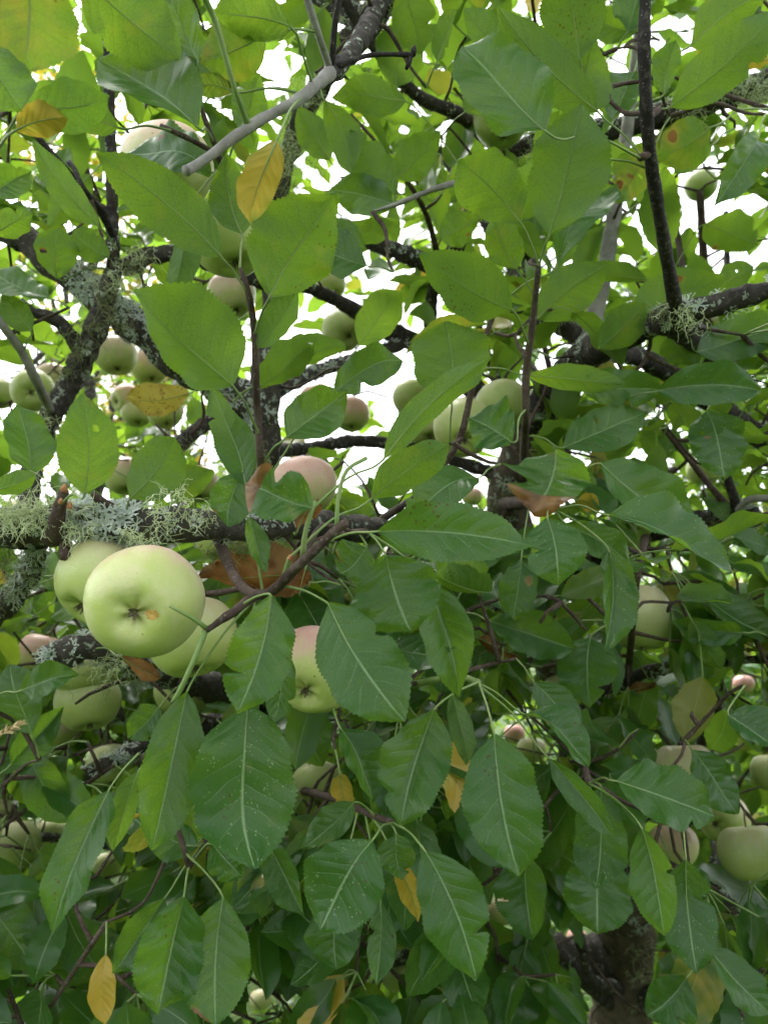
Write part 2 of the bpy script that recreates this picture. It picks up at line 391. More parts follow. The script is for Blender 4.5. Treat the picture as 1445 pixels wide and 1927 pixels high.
BR['low_right2'] = limb('branch', [(1290, 1252, 10, .96), (1325, 1310, 11, .96), (1290, 1390, 9, .97), (1240, 1440, 7, 1.0)], M_BRANCH, 10, .12)
BR['stub_right'] = limb('branch', [(1430, 970, 18, .9), (1390, 974, 21, .92), (1330, 978, 19, .96), (1200, 1010, 18, 1.06), (1060, 1080, 20, 1.25), (1010, 1130, 22, 1.32)], M_BRANCH, 12, .1)
BR['knot'] = limb('branch', [(1000, 1180, 14, 1.3), (960, 1150, 13, 1.1), (905, 1115, 14, .98), (860, 1085, 15, .95), (800, 1060, 10, .92)], M_LIMB, 12, .12)
BR['left_low'] = limb('branch', [(80, 1240, 18, .70), (120, 1228, 26, .70), (190, 1222, 25, .71), (260, 1250, 22, .78), (380, 1290, 24, .95), (515, 1310, 24, 1.1)], M_LIMB, 12, .12)
BR['left_low2'] = limb('branch', [(-120, 1190, 24, .75), (-10, 1160, 22, .74), (50, 1090, 18, .7), (70, 1040, 16, .64), (85, 995, 14, .6)], M_LIMB, 12, .12)
BR['low3'] = limb('branch', [(120, 1490, 11, .85), (180, 1450, 14, .86), (235, 1420, 14, .88), (330, 1380, 18, .98), (515, 1340, 20, 1.1)], M_LIMB, 12, .12)
BR['low4'] = limb('branch', [(-100, 1740, 10, 1.0), (0, 1742, 10, 1.0), (120, 1740, 11, 1.02), (215, 1742, 11, 1.05), (360, 1700, 14, 1.12), (520, 1640, 18, 1.2)], M_LIMB, 10, .1)
BR['low5'] = limb('branch', [(1060, 1560, 13, 1.35), (1058, 1630, 14, 1.3), (1090, 1760, 10, 1.35), (1110, 1840, 9, 1.45), (1165, 1860, 12, 1.7)], M_BRANCH, 10, .1)
BR['low6'] = limb('branch', [(900, 1785, 8, 1.5), (1000, 1768, 12, 1.5), (1060, 1800, 12, 1.5), (1100, 1850, 10, 1.55), (1150, 1890, 12, 1.72)], M_BRANCH, 10, .1)
BR['low7'] = limb('branch', [(1085, 1330, 20, 1.46), (1060, 1450, 16, 1.38), (1062, 1560, 13, 1.35)], M_BRANCH, 10, .1)
BR['side_stem'] = limb('branch', [(1180, 1850, 30, 1.75), (1290, 1905, 34, 1.6), (1400, 1850, 34, 1.45), (1385, 1740, 30, 1.38), (1345, 1640, 26, 1.34), (1310, 1550, 22, 1.3), (1320, 1440, 18, 1.2), (1350, 1310, 14, 1.05)], M_LIMB, 12, .1)
# upper crown, mostly outside the picture
def crown_limb(a, pts, r0, r1):
    k = len(pts)
    return limb3('branch', [a] + pts, [r0 + (r1 - r0) * i / k for i in range(k + 1)], M_BRANCH, 8, .05)
tipA = P(1000, -420, .8)
CROWN = []
for spec in [((955, 296, 1.06), [(.3, 1.5, 2.2), (.1, 1.7, 2.7), (-.3, 1.6, 3.1)]),
             ((1460, 155, 1.0), [(.9, 1.2, 2.3), (1.2, 1.2, 2.7), (1.3, 1.0, 3.1)]),
             ((690, 45, .93), [(-.25, .95, 2.5), (-.5, .9, 2.9), (-.8, .8, 3.2)]),
             ((-40, 398, .96), [(-1.0, 1.1, 2.15), (-1.3, 1.1, 2.5), (-1.6, 1.2, 2.8)]),
             ((760, -40, .9), [(.15, .4, 2.75), (.2, 0.0, 3.05), (.1, -.4, 3.2)]),
             ((1010, 1130, 1.32), [(.6, 1.9, 1.75), (1.1, 2.2, 2.1), (1.7, 2.3, 2.4)]),
             ((1090, 1330, 1.48), [(.3, 2.1, 1.5), (-.2, 2.5, 1.7), (-.8, 2.7, 1.9)]),
             ((528, 1480, 1.14), [(-.5, 1.5, 1.3), (-.9, 1.7, 1.5), (-1.4, 1.8, 1.6)]),
             ((1176, 1730, 1.72), [(.95, 2.0, 1.1), (1.4, 2.1, 1.3), (1.9, 2.0, 1.4)]),
             ((640, 1740, 1.32), [(-.3, 1.5, 1.0), (-.7, 1.6, 1.05), (-1.2, 1.6, 1.0)]),
             ((1265, 598, .70), [(.75, 1.5, 2.0), (.9, 2.0, 2.3), (.8, 2.4, 2.7)]),
             ((502, 1040, 1.05), [(-.4, 1.5, 1.7), (-.6, 2.0, 2.0), (-.7, 2.4, 2.3)])]:
    a, pp = spec
    CROWN.append(crown_limb(P(*a), [Vector(p) for p in pp], .016, .005))

# ------------------------------------------------------------------ traced twigs
def twig(pl, mat=M_TWIG, sides=7, rough=.04):
    o, op, orr = limb('twig', pl, mat, sides, rough); return o
twig([(350, 322, 9.5, .44), (372, 310, 9, .445), (470, 238, 10, .46), (560, 188, 10.5, .48), (622, 138, 13, .51)], M_GREYTWIG, 10, .07)
twig([(614, 144, 13, .507), (628, 132, 17, .515), (650, 112, 16, .54), (672, 84, 15, .58), (698, 40, 15, .70), (722, -10, 15, .88)], M_BRANCH, 12, .16)
twig([(560, -60, 7, .47), (598, 60, 7.5, .49), (622, 132, 8, .51)], M_GREYTWIG)
twig([(648, -60, 6, .48), (630, 50, 6, .495), (624, 132, 7, .51)], M_DARKTWIG)
twig([(632, 126, 6, .51), (690, 105, 4.5, .52), (740, 102, 4, .525), (776, 104, 6, .53)], M_DARKTWIG)
twig([(776, 104, 6, .53), (779, 92, 5, .53), (781, 86, 2, .53)], M_DARKTWIG); twig([(772, 104, 5, .53), (768, 122, 5, .53), (764, 130, 3, .53)], M_DARKTWIG)
twig([(372, -30, 6, .41), (406, 42, 6.5, .425), (440, 160, 5, .44), (468, 238, 7, .46)], M_STALK)
twig([(502, 930, 8, .98), (494, 905, 7, .60), (484, 760, 7.5, .55), (478, 620, 6.5, .53), (466, 545, 6, .52), (452, 505, 4, .52)], M_TWIG)
twig([(410, 1015, 10, .62), (450, 1098, 10, .56), (500, 1118, 10, .50), (560, 1066, 10, .46), (635, 995, 9, .45), (655, 983, 8, .45)], M_TWIG, 9, .05)
twig([(634, 992, 5.5, .45), (636, 940, 4, .45), (652, 886, 4, .45), (690, 862, 4.5, .455)], M_STALK)
twig([(570, 1048, 6, .465), (575, 1000, 5, .46), (593, 942, 5, .46)], M_STALK)
twig([(535, 1085, 6, .475), (545, 1050, 5, .47)], M_STALK)
twig([(700, 990, 9, 1.1), (760, 950, 7, .8), (795, 925, 6.5, .72), (860, 835, 6.5, .7), (886, 740, 6.5, .69), (905, 660, 6, .68), (932, 580, 5, .68)], M_TWIG)
twig([(985, 900, 9, 1.18), (986, 840, 8, .8), (989, 790, 7, .68), (990, 700, 7.5, .66), (1003, 600, 6.5, .64), (1013, 500, 5, .62)], M_TWIG)
twig([(500, 1118, 8, .50), (470, 1128, 8, .48), (438, 1152, 9, .465), (388, 1186, 7, .46)], M_TWIG, 8, .12)
twig([(388, 1182, 5, .46), (365, 1165, 4, .455), (320, 1140, 4, .45)], M_STALK)
twig([(386, 1188, 6, .46), (362, 1250, 5.5, .45), (332, 1312, 5.5, .45), (322, 1322, 2, .45)], M_STALK)
twig([(1215, 1010, 9, 1.05), (1206, 1050, 5.5, .75), (1195, 1120, 5.5, .72), (1181, 1270, 7, .95)], M_TWIG)
twig([(520, 1260, 9, 1.08), (700, 1290, 7, .75), (850, 1275, 6, .6), (900, 1284, 6, .54)], M_STALK)
twig([(528, 1480, 9, 1.12), (620, 1500, 7, .75), (690, 1530, 6, .58), (738, 1549, 6, .53)], M_TWIG)
twig([(525, 1420, 9, 1.1), (450, 1500, 6, .75), (385, 1590, 5, .58), (356, 1632, 5, .53)], M_TWIG)
twig([(945, 950, 12, 1.2), (985, 945, 10, .8), (1010, 948, 9, .66), (1042, 958, 7, .62)], M_TWIG, 8, .1)
twig([(1085, 1330, 10, 1.45), (1095, 1420, 8, .9), (1108, 1474, 6, .6)], M_TWIG)
twig([(-40, 540, 7, .68), (0, 605, 8, .69), (40, 660, 8.5, .72), (70, 720, 9, .75), (95, 772, 9, .84)], M_GREYTWIG)
twig([(30, 200, 5, .72), (75, 262, 6, .74), (130, 325, 6.5, .76), (190, 400, 7, .80), (212, 440, 8, .84)], M_DARKTWIG)
twig([(130, 305, 5, .76), (142, 320, 5, .75), (158, 355, 5, .75), (200, 405, 6, .8)], M_DARKTWIG)
twig([(340, 60, 4, .5), (368, 160, 4.5, .51), (385, 222, 5, .52), (408, 280, 6, .53), (430, 330, 7, .6), (512, 460, 9, .99)], M_TWIG)
twig([(303, 237, 5, .53), (350, 258, 5, .53), (400, 285, 5.5, .535)], M_TWIG)
twig([(700, 398, 2, .72), (742, 386, 5, .72), (790, 366, 5, .72), (868, 340, 6, .76), (915, 330, 9, 1.06)], M_GREYTWIG, 8, .1)
twig([(660, 215, 3, .85), (735, 300, 3.5, .88), (800, 400, 5, 1.0), (830, 512, 7, 1.12)], M_TWIG)
twig([(1250, 330, 5, 1.15), (1275, 450, 6, 1.15), (1290, 560, 7, 1.04)], M_TWIG)
twig([(1316, 360, 7, 1.3), (1322, 470, 8, 1.32), (1330, 640, 9, 1.3), (1300, 735, 9, 1.16)], M_TWIG)
twig([(1365, 400, 5, 1.4), (1366, 520, 6, 1.35), (1350, 760, 8, 1.16)], M_DARKTWIG)
twig([(1235, 790, 5, .98), (1300, 870, 6, .95), (1348, 930, 7, .93), (1385, 970, 8, .92)], M_TWIG)
twig([(1362, 885, 8, .9), (1378, 930, 9, .9), (1388, 968, 10, .92)], M_DARKTWIG)
twig([(1388, 960, 7, .9), (1410, 940, 7, .88), (1460, 938, 7, .86)], M_GREYTWIG)
twig([(1203, 297, 7, .555), (1222, 290, 8, .56)], M_TWIG)
twig([(1445, 205, 5, .72), (1480, 170, 8, .85), (1500, 140, 9, 1.0)], M_TWIG)
twig([(1240, 205, 5, .57), (1228, 214, 7, .565), (1217, 220, 8, .55)], M_TWIG)
twig([(100, 1012, 15, .58), (106, 985, 15, .565), (114, 950, 12, .56), (121, 925, 8, .56), (124, 917, 3, .56)], M_TWIG, 9, .14)
twig([(125, 1005, 12, .585), (122, 1035, 12, .575), (126, 1048, 12, .57), (128, 1054, 6, .57)], M_TWIG, 9, .16)
twig([(176, 928, 5, .575), (188, 942, 9, .58), (212, 953, 9, .585), (235, 965, 8, .59)], M_TWIG, 8, .14)
twig([(1090, 945, 5, 1.1), (1010, 590, 6, 1.12)], M_TWIG)
for (x, y, d, s) in [(121, 920, .555, 7), (131, 952, .555, 6), (114, 944, .553, 5), (545, 1050, .467, 5)]:
    mb = MB(); a = P(x, y + s, d); b = P(x + 2, y - s * 1.4, d)
    tube(mb, [a, a.lerp(b, .4), a.lerp(b, .8), b], [s / FPX * d * .8, s / FPX * d, s / FPX * d * .6, .0002], 7)
    mb.build('bud', M_BUD, tree)

# ------------------------------------------------------------------ leaves
PV = np.array([0, .03, .08, .16, .28, .42, .56, .68, .78, .87, .93, .97, 1.0])
PW = np.array([.06, .22, .46, .72, .92, 1.0, .965, .85, .67, .43, .23, .10, 0.0])
PW2 = np.array([.05, .16, .36, .60, .82, .95, 1.0, .965, .86, .62, .36, .16, 0.0])
def prof(v): return np.interp(v, PV, PW)

def template(nv, us, teeth):
    v = np.linspace(0, 1, nv + 1)
    uu, vv = np.meshgrid(np.array(us), v)
    F = []
    k = len(us)
    for i in range(nv):
        for j in range(k - 1):
            F.append((i * k + j, i * k + j + 1, (i + 1) * k + j + 1, (i + 1) * k + j))
    w = prof(vv); w2 = np.interp(vv, PV, PW2)
    ve = vv.copy()
    if teeth:
        odd = (np.arange(nv + 1) % 2 == 1)[:, None]
        edge = (np.abs(uu) > .99)
        w = np.where(edge & odd, w * 1.0 + .012, np.where(edge, w * .955, w))
        w2 = np.where(edge & odd, w2 * 1.0 + .012, np.where(edge, w2 * .955, w2))
        ve = np.where(edge & odd, np.minimum(vv + .006, 1), vv)
    return uu.ravel(), ve.ravel(), (w.ravel(), w2.ravel()), np.array(F)
T_HERO = template(60, [-1, -.9, -.74, -.56, -.38, -.19, 0, .19, .38, .56, .74, .9, 1], True)
T_MID = template(18, [-1, -.55, 0, .55, 1], True)
T_LOW = template(7, [-1, 0, 1], False)

def leaf_verts(tpl, B, T, n, w, fold, bend, sickle, wave, ph, twist=0.0, shape=0.3, curl=0.0, asym=0.0, bite=None):
    u, v, (pw, pw2), F = tpl
    B = np.array(B); a = np.array(T) - B; L = np.linalg.norm(a); a = a / L
    n = np.array(n); n = n - a * n.dot(a); n /= np.linalg.norm(n); s = np.cross(a, n)
    hw = (pw * (1 - shape) + pw2 * shape) * w * .5
    hw = hw * (1 + .045 * np.sin(v * 9 + ph + np.sign(u) * 2.1) + .03 * np.sin(v * 21 + ph * 3 + np.sign(u)))
    if bite:
        v0, sv, dep, sd_ = bite
        hw = np.where(u * sd_ > 0, hw * (1 - dep * np.exp(-((v - v0) / sv) ** 2)), hw)
    ang = np.clip(fold + curl * v + np.where(u * asym > 0, abs(asym), 0.0), -1.4, 1.45)
    lat = u * hw * np.cos(ang); lift = np.abs(u) * hw * np.sin(ang) - .35 * hw * u * u * np.sin(fold)
    tw = twist * (v - .5)
    lx = lat * np.cos(tw) - lift * np.sin(tw); lz = lat * np.sin(tw) + lift * np.cos(tw)
    arch = 4 * v * (1 - v) * L
    lz = lz + bend * arch + bend * .6 * np.sin(v * 6.28) * L * np.cos(ph) + wave * w * u * u * np.sin(v * 11 + ph + u * 1.3) + wave * .6 * w * np.abs(u) ** 1.5 * np.sin(v * 23 + ph * 2 + u)
    lx = lx + sickle * arch
    return B + np.outer(v * L, a) + np.outer(lx, s) + np.outer(lz, n), a, n, s, L

def leaf_mesh(name, tpl, B, T, n, w, tint, pet, **kw):
    """pet: list of points from the twig to the blade base"""
    V, a, n, s, L = leaf_verts(tpl, B, T, n, w, **kw)
    u, v, pw, F = tpl
    luv = np.stack([u, v, np.full_like(u, L)], 1)
    tints = np.tile(np.array(tint, float), (len(u), 1))
    if len(tint) == 4 and tint[1] < 0:          # brown tip only
        tints[:, 1] = np.clip((v - .5) * 2.2, 0, 1) * -tint[1]
    Fk = [tuple(f) for f in F]
    if len(u) > 500:
        if random.random() < .09 and tint[1] >= 0:       # withered margin or blotch
            u0, v0, su, sv = random.choice([-1, 1]) * random.uniform(.5, 1), random.uniform(.25, 1), random.uniform(.12, .35), random.uniform(.04, .14)
            g = np.exp(-((u - u0) / su) ** 2 - ((v - v0) / sv) ** 2)
            tints[:, 1] += g * .6; tints[:, 0] += g * .5
        if tint[0] > .3: tints[:, 0] += .16 * np.sin(v * 4 + u * 2 + random.uniform(0, 6))
        if random.random() < .08:                        # eaten holes
            for _ in range(random.randint(1, 3)):
                u0, v0 = random.uniform(-.7, .7), random.uniform(.15, .85); ru, rv = random.uniform(.10, .2), random.uniform(.018, .045)
                q = ((u - u0) / ru) ** 2 + ((v - v0) / rv) ** 2
                tints[:, 1] += np.exp(-q * .5) * .42
                cu, cv = u[F].mean(1), v[F].mean(1)
                dead_ = ((cu - u0) / ru) ** 2 + ((cv - v0) / rv) ** 2 < 1
                Fk = [f for f, x in zip(Fk, dead_) if not x] if len(Fk) == len(dead_) else Fk
    mb = MB(); mb.v = [tuple(p) for p in V]; mb.f = Fk; mb.m = [0] * len(Fk)
    nblade = len(mb.v)
    if pet:
        pts, rr = smooth_path(pet, [.0011] + [.0008] * (len(pet) - 2) + [.0008], .006)
        # carry on as the raised midrib under the blade
        k = int(round((len(u) / len(set(u.tolist())))))
        nu = len(set(u.tolist())); mid = nu // 2
        rows = len(u) // nu
        rib = [Vector(V[i * nu + mid]) - Vector(n) * .0003 for i in range(1, int(rows * .85), max(1, rows // 10))]
        pts2 = pts + rib; rr2 = rr + [.0006 * (1 - .85 * i / len(rib)) for i in range(len(rib))]
        tube(mb, pts2, rr2, 5, 1, 0, False)
    me = bpy.data.meshes.new(name); me.from_pydata(mb.v, [], mb.f)
    me.materials.append(M_LEAF); me.materials.append(M_STALK)
    me.polygons.foreach_set('material_index', mb.m); me.polygons.foreach_set('use_smooth', [True] * len(mb.f))
    N = len(mb.v)
    A = np.zeros((N, 3), np.float32); A[:nblade] = luv
    at = me.attributes.new('luv', 'FLOAT_VECTOR', 'POINT'); at.data.foreach_set('vector', A.ravel())
    Tn = np.zeros((N, 4), np.float32); Tn[:nblade] = tints
    at = me.attributes.new('tint', 'FLOAT_COLOR', 'POINT'); at.data.foreach_set('color', Tn.ravel())
    me.update()
    return me

SKB = np.zeros((200000, 3)); SKN = 0
def refresh():
    global SKN
    for i in range(SKN, len(SK)): SKB[i] = SK[i][0]
    SKN = len(SK)
def nearest(p):
    d = SKB[:SKN] - np.array(p); d = np.einsum('ij,ij->i', d, d); i = int(np.argmin(d)); return i, math.sqrt(float(d[i]))
refresh()

TINT = {'g': (.0, .0, .3, .35), 'c': (.0, .0, .9, 1.0), 'd': (0, 0, .7, .5), 'p': (.0, .0, 1.0, .2), 'l': (.12, 0, .0, .2),
        'y': (.72, .22, .2, 0), 'm': (.30, .10, .1, .1), 'o': (1.1, .26, .2, 0), 'b': (.8, .75, .3, 0), 't': (.1, -1.0, .6, .8), 'r': (.9, 1.0, .1, 0)}
# base x,y, tip x,y, width px, depth, side seen (T upper, U under), tint, optional x,y where the stalk leaves the twig
LEAVES = [
 (50,-75,48,138,178,.37,'U','m'), (-35,75,42,208,115,.37,'U','p'), (48,205,206,182,92,.40,'U','p',-5,285), (30,246,128,222,70,.40,'U','y',0,275),
 (222,240,84,190,66,.50,'U','g',320,252), (150,-45,338,112,150,.45,'U','l'), (370,238,188,112,170,.47,'T','g<',398,282), (372,112,326,-25,78,.50,'T','g',375,200),
 (546,50,402,22,92,.45,'U','l',618,132), (500,64,378,120,118,.47,'U','m',585,52), (436,172,360,160,40,.48,'U','m'), (452,245,490,138,84,.55,'U','g'),
 (398,325,228,290,92,.57,'T','d',405,285), (416,482,182,290,112,.50,'U','l',470,560), (455,440,424,290,92,.54,'U','g',470,545), (522,262,470,420,78,.44,'U','y',618,165),
 (508,558,632,362,186,.49,'U','l',474,640), (484,655,560,545,66,.53,'U','p',480,700), (438,725,250,547,215,.49,'U','g<',486,810), (352,398,326,566,66,.56,'U','p'),
 (108,524,112,428,76,.72,'U','g',214,505), (205,484,138,434,56,.72,'U','g',214,500), (-12,368,60,322,72,.6,'T','g'), (-12,442,62,400,58,.5,'U','l'),
 (186,425,62,262,62,.66,'U','g'), (92,560,-14,510,58,.7,'T','g'), (60,622,5,552,60,.7,'U','g'), (160,928,156,740,106,.51,'U','l',172,985),
 (58,892,32,762,92,.6,'T','d'), (245,938,328,822,102,.57,'U','g',246,985), (-25,925,68,892,48,.55,'U','g'), (328,946,402,884,58,.66,'U','l'),
 (462,912,398,724,80,.57,'T','g',492,900), (456,888,430,992,82,.56,'T','c',492,860), (588,956,462,912,112,.46,'T','t',640,985), (468,974,502,1078,48,.48,'T','g',500,1040),
 (540,822,652,735,100,.53,'T','g',488,905), (628,740,758,680,72,.62,'T','d',560,790), (676,650,756,548,78,.85,'U','g',655,690), (610,188,662,326,62,.72,'U','g'),
 (745,368,658,245,76,.74,'U','p',742,386), (742,336,826,248,74,.70,'U','g',742,386), (740,386,618,358,74,.73,'T','d'), (640,440,752,424,48,.75,'U','g'),
 (762,190,624,184,66,.78,'U','g',830,330), (1024,246,870,88,142,.50,'T','g',1062,262), (980,420,862,300,114,.52,'U','l',1014,500), (1034,440,1094,195,150,.52,'U','g',1012,510),
 (1146,300,1020,330,54,.56,'T','d',1205,297), (1124,210,936,12,92,.56,'U','g',1205,295), (1090,112,1062,-70,118,.58,'U','l'), (1086,216,1122,66,112,.60,'U','l'),
 (1192,135,1150,226,78,.70,'T','c'), (1250,176,1272,74,56,.58,'U','p',1240,205), (1262,200,1465,15,96,.60,'U','g',1235,210), (1300,86,1450,-15,84,.62,'U','l'),
 (1336,240,1234,296,92,.66,'U','m',1445,205), (1234,268,1172,380,80,.70,'U','m'), (1424,262,1346,386,74,.62,'T','c',1440,215), (1340,272,1266,326,44,.7,'U','g'),
 (972,102,872,18,70,.6,'U','p'), (758,-25,792,102,84,.8,'U','g'), (822,116,862,15,48,.7,'U','g'), (972,506,930,404,82,.62,'U','l',1012,560),
 (962,582,788,478,112,.60,'U','g',905,660), (1050,502,1162,350,70,.66,'T','c',1005,590), (1216,526,1084,504,50,.9,'U','g'), (1324,422,1426,460,78,.9,'U','g',1272,500),
 (1126,656,1212,570,72,.72,'U','l',1098,700), (1190,602,1366,528,100,.72,'U','g',1150,650), (1340,546,1416,500,54,.85,'U','g'), (1310,662,1475,608,84,.74,'T','c',1280,700),
 (1260,628,1312,692,82,.85,'U','p'), (1235,736,1430,736,92,.68,'T','c',1160,760), (850,756,838,604,146,.60,'U','g',846,832), (722,864,926,672,66,.46,'U','g',656,984),
 (700,938,846,836,78,.50,'U','l',640,985), (962,832,880,785,92,.62,'T','c',988,790), (1046,850,1000,966,160,.58,'T','t',1040,955), (990,706,1176,722,52,.68,'U','g'),
 (1080,720,1246,732,74,.70,'T','d'), (1060,842,1216,776,84,.70,'T','d',985,840), (1130,872,1304,985,118,.62,'T','g',1050,955), (1330,774,1362,902,96,.72,'T','c',1340,760),
 (712,1000,1002,1028,118,.44,'T','g',632,1022), (726,1045,772,1188,168,.50,'T','g',690,1000), (618,1136,762,1358,146,.45,'T','g',520,1112), (812,1103,864,1312,122,.51,'T','g',760,1060),
 (510,1120,446,1342,122,.44,'T','l',480,1126), (538,1226,516,1362,62,.48,'T','g'), (466,1328,480,1636,190,.46,'T','c',450,1150), (352,1302,286,1602,112,.47,'T','g',400,1180),
 (206,1486,100,1758,90,.49,'T','g',262,1418), (262,1450,214,1602,54,.51,'U','g',265,1415), (372,1592,276,1560,74,.56,'T','g'), (366,1592,372,1470,58,.58,'U','g'),
 (400,1588,458,1652,86,.51,'T','g',356,1632), (346,1688,298,1906,142,.49,'T','g',356,1634), (420,1690,406,1932,122,.50,'T','g',395,1600), (310,1690,214,1832,84,.56,'T','d',352,1636),
 (700,1582,602,1752,146,.47,'T','c',736,1550), (800,1602,896,1846,126,.47,'T','g',740,1548), (746,1570,756,1656,74,.51,'T','l',738,1552), (816,1336,754,1552,146,.51,'T','g',870,1278),
 (930,1382,976,1650,150,.49,'T','g',898,1286), (640,1370,702,1508,104,.58,'T','d'), (666,1510,568,1597,64,.53,'T','l',735,1546), (500,1580,572,1722,80,.55,'T','d'),
 (640,1690,634,1826,108,.58,'T','d',720,1555), (716,1700,708,1852,58,.56,'T','g',738,1560), (852,1308,876,1440,58,.60,'U','p'), (1030,976,1050,1102,118,.55,'T','c',1040,960),
 (1146,1038,1134,1230,96,.56,'T','c',1045,960), (1146,970,1382,1076,124,.54,'T','c>',1042,960), (1064,985,1182,1062,66,.60,'T','d',1042,962), (980,1054,966,1166,70,.68,'T','d'),
 (920,1168,1082,1222,84,.7,'T','d'), (1110,1200,1110,1332,110,.72,'T','d',1181,1200), (1004,1284,1092,1402,70,.62,'T','d'), (985,1344,1108,1442,82,.55,'T','c',905,1286),
 (1034,1428,1154,1578,60,.53,'T','g',990,1350), (1130,1480,1120,1672,100,.58,'T','c',1108,1474), (1160,1470,1348,1538,112,.55,'T','g',1108,1474), (1208,1560,1250,1762,90,.52,'T','g',1130,1480),
 (1290,1618,1310,1832,100,.58,'T','c'), (1336,1788,1450,1908,76,.60,'T','g'), (1300,1410,1386,1532,70,.66,'T','d',1288,1392), (1370,1346,1465,1412,86,.62,'T','c',1400,1290),
 (1130,1600,1124,1758,126,.60,'T','g',1115,1490), (990,1610,1002,1768,118,.64,'T','d'), (1290,1840,1216,1912,100,.62,'T','d'), (1400,1190,1262,1168,60,.75,'T','d>'),
 (1300,1165,1355,1260,52,.75,'U','l'), (356,740,238,748,62,.82,'U','o',385,730), (585,1096,376,1078,110,.62,'U','b'), (500,1092,398,1060,90,.66,'U','r'), (575,1070,560,1118,44,.56,'U','b'),
 (745,1622,786,1732,44,.54,'U','o',740,1552), (200,1796,198,1928,48,.62,'T','o'), (228,1236,304,1278,42,.66,'U','r'), (345,510,352,590,44,.86,'U','r'),
 (292,590,334,660,50,.9,'U','r'), (1086,940,1128,962,38,.75,'U','y'), (640,1458,656,1542,42,.62,'U','o'), (898,1200,976,1236,50,.8,'U','r'),
 (436,784,430,842,46,.85,'U','b'), (1448,112,1388,122,34,.7,'U','y'), (1180,1300,1235,1285,28,.9,'U','b'), (560,1000,600,940,52,.62,'U','b'),
 (1010,600,1140,498,96,.75,'U','g'), (745,165,770,40,90,.9,'U','g'), (875,210,990,100,80,.85,'U','g'), (1180,60,1240,-40,80,.75,'T','d'),
 (1200,60,1100,20,70,.8,'T','g'), (620,300,560,200,70,.9,'U','g'), (900,410,830,450,70,.9,'U','g'), (690,500,560,470,90,.66,'T','c'),
 (560,440,690,470,80,.7,'U','p'), (170,330,90,430,70,.8,'U','g'), (20,1440,120,1330,80,.7,'T','d'), (60,1380,20,1250,80,.65,'T','g'),
 (230,1180,150,1150,70,.62,'T','g'), (300,1330,240,1390,70,.62,'T','d'), (40,1300,150,1270,70,.6,'T','g'), (900,900,760,990,90,.62,'T','d'),
 (690,1030,640,1080,90,.53,'T','d'), (1270,1640,1330,1690,70,.68,'T','d'),
]
LEAF_OBJ = []
HERO_BOX = []
def add_leaf(B, T, n, w, tint, pet, owner, tpl, **kw):
    me = leaf_mesh('leaf', tpl, B, T, n, w, tint, pet, **kw)
    o = link('leaf', me, owner); LEAF_OBJ.append(o); return o

def spur(a, b, r0=.0022, r1=.0013, sag=.02, mat=None):
    """thin twig from skeleton point a to b, registered so that more can hang on it"""
    a = Vector(a); b = Vector(b); L = (b - a).length
    away = (b - CAM).normalized() * min(.06, L * .3)
    m1 = a.lerp(b, .35) + away * .7 + Vector((random.gauss(0, 1), random.gauss(0, 1), random.gauss(0, 1))) * L * .07
    m2 = a.lerp(b, .75) + away * .5 + Vector((random.gauss(0, 1), random.gauss(0, 1), random.gauss(0, 1))) * L * .05
    op, orr = smooth_path([a, m1, m2, b], [r0, r0 * .9, r1 * 1.1, r1], .012)
    mb = MB(); tube(mb, op, [r * random.uniform(.88, 1.15) for r in orr], 6)
    o = mb.build('twig', mat or M_TWIG, tree)
    register(op, orr, o); refresh()
    return o

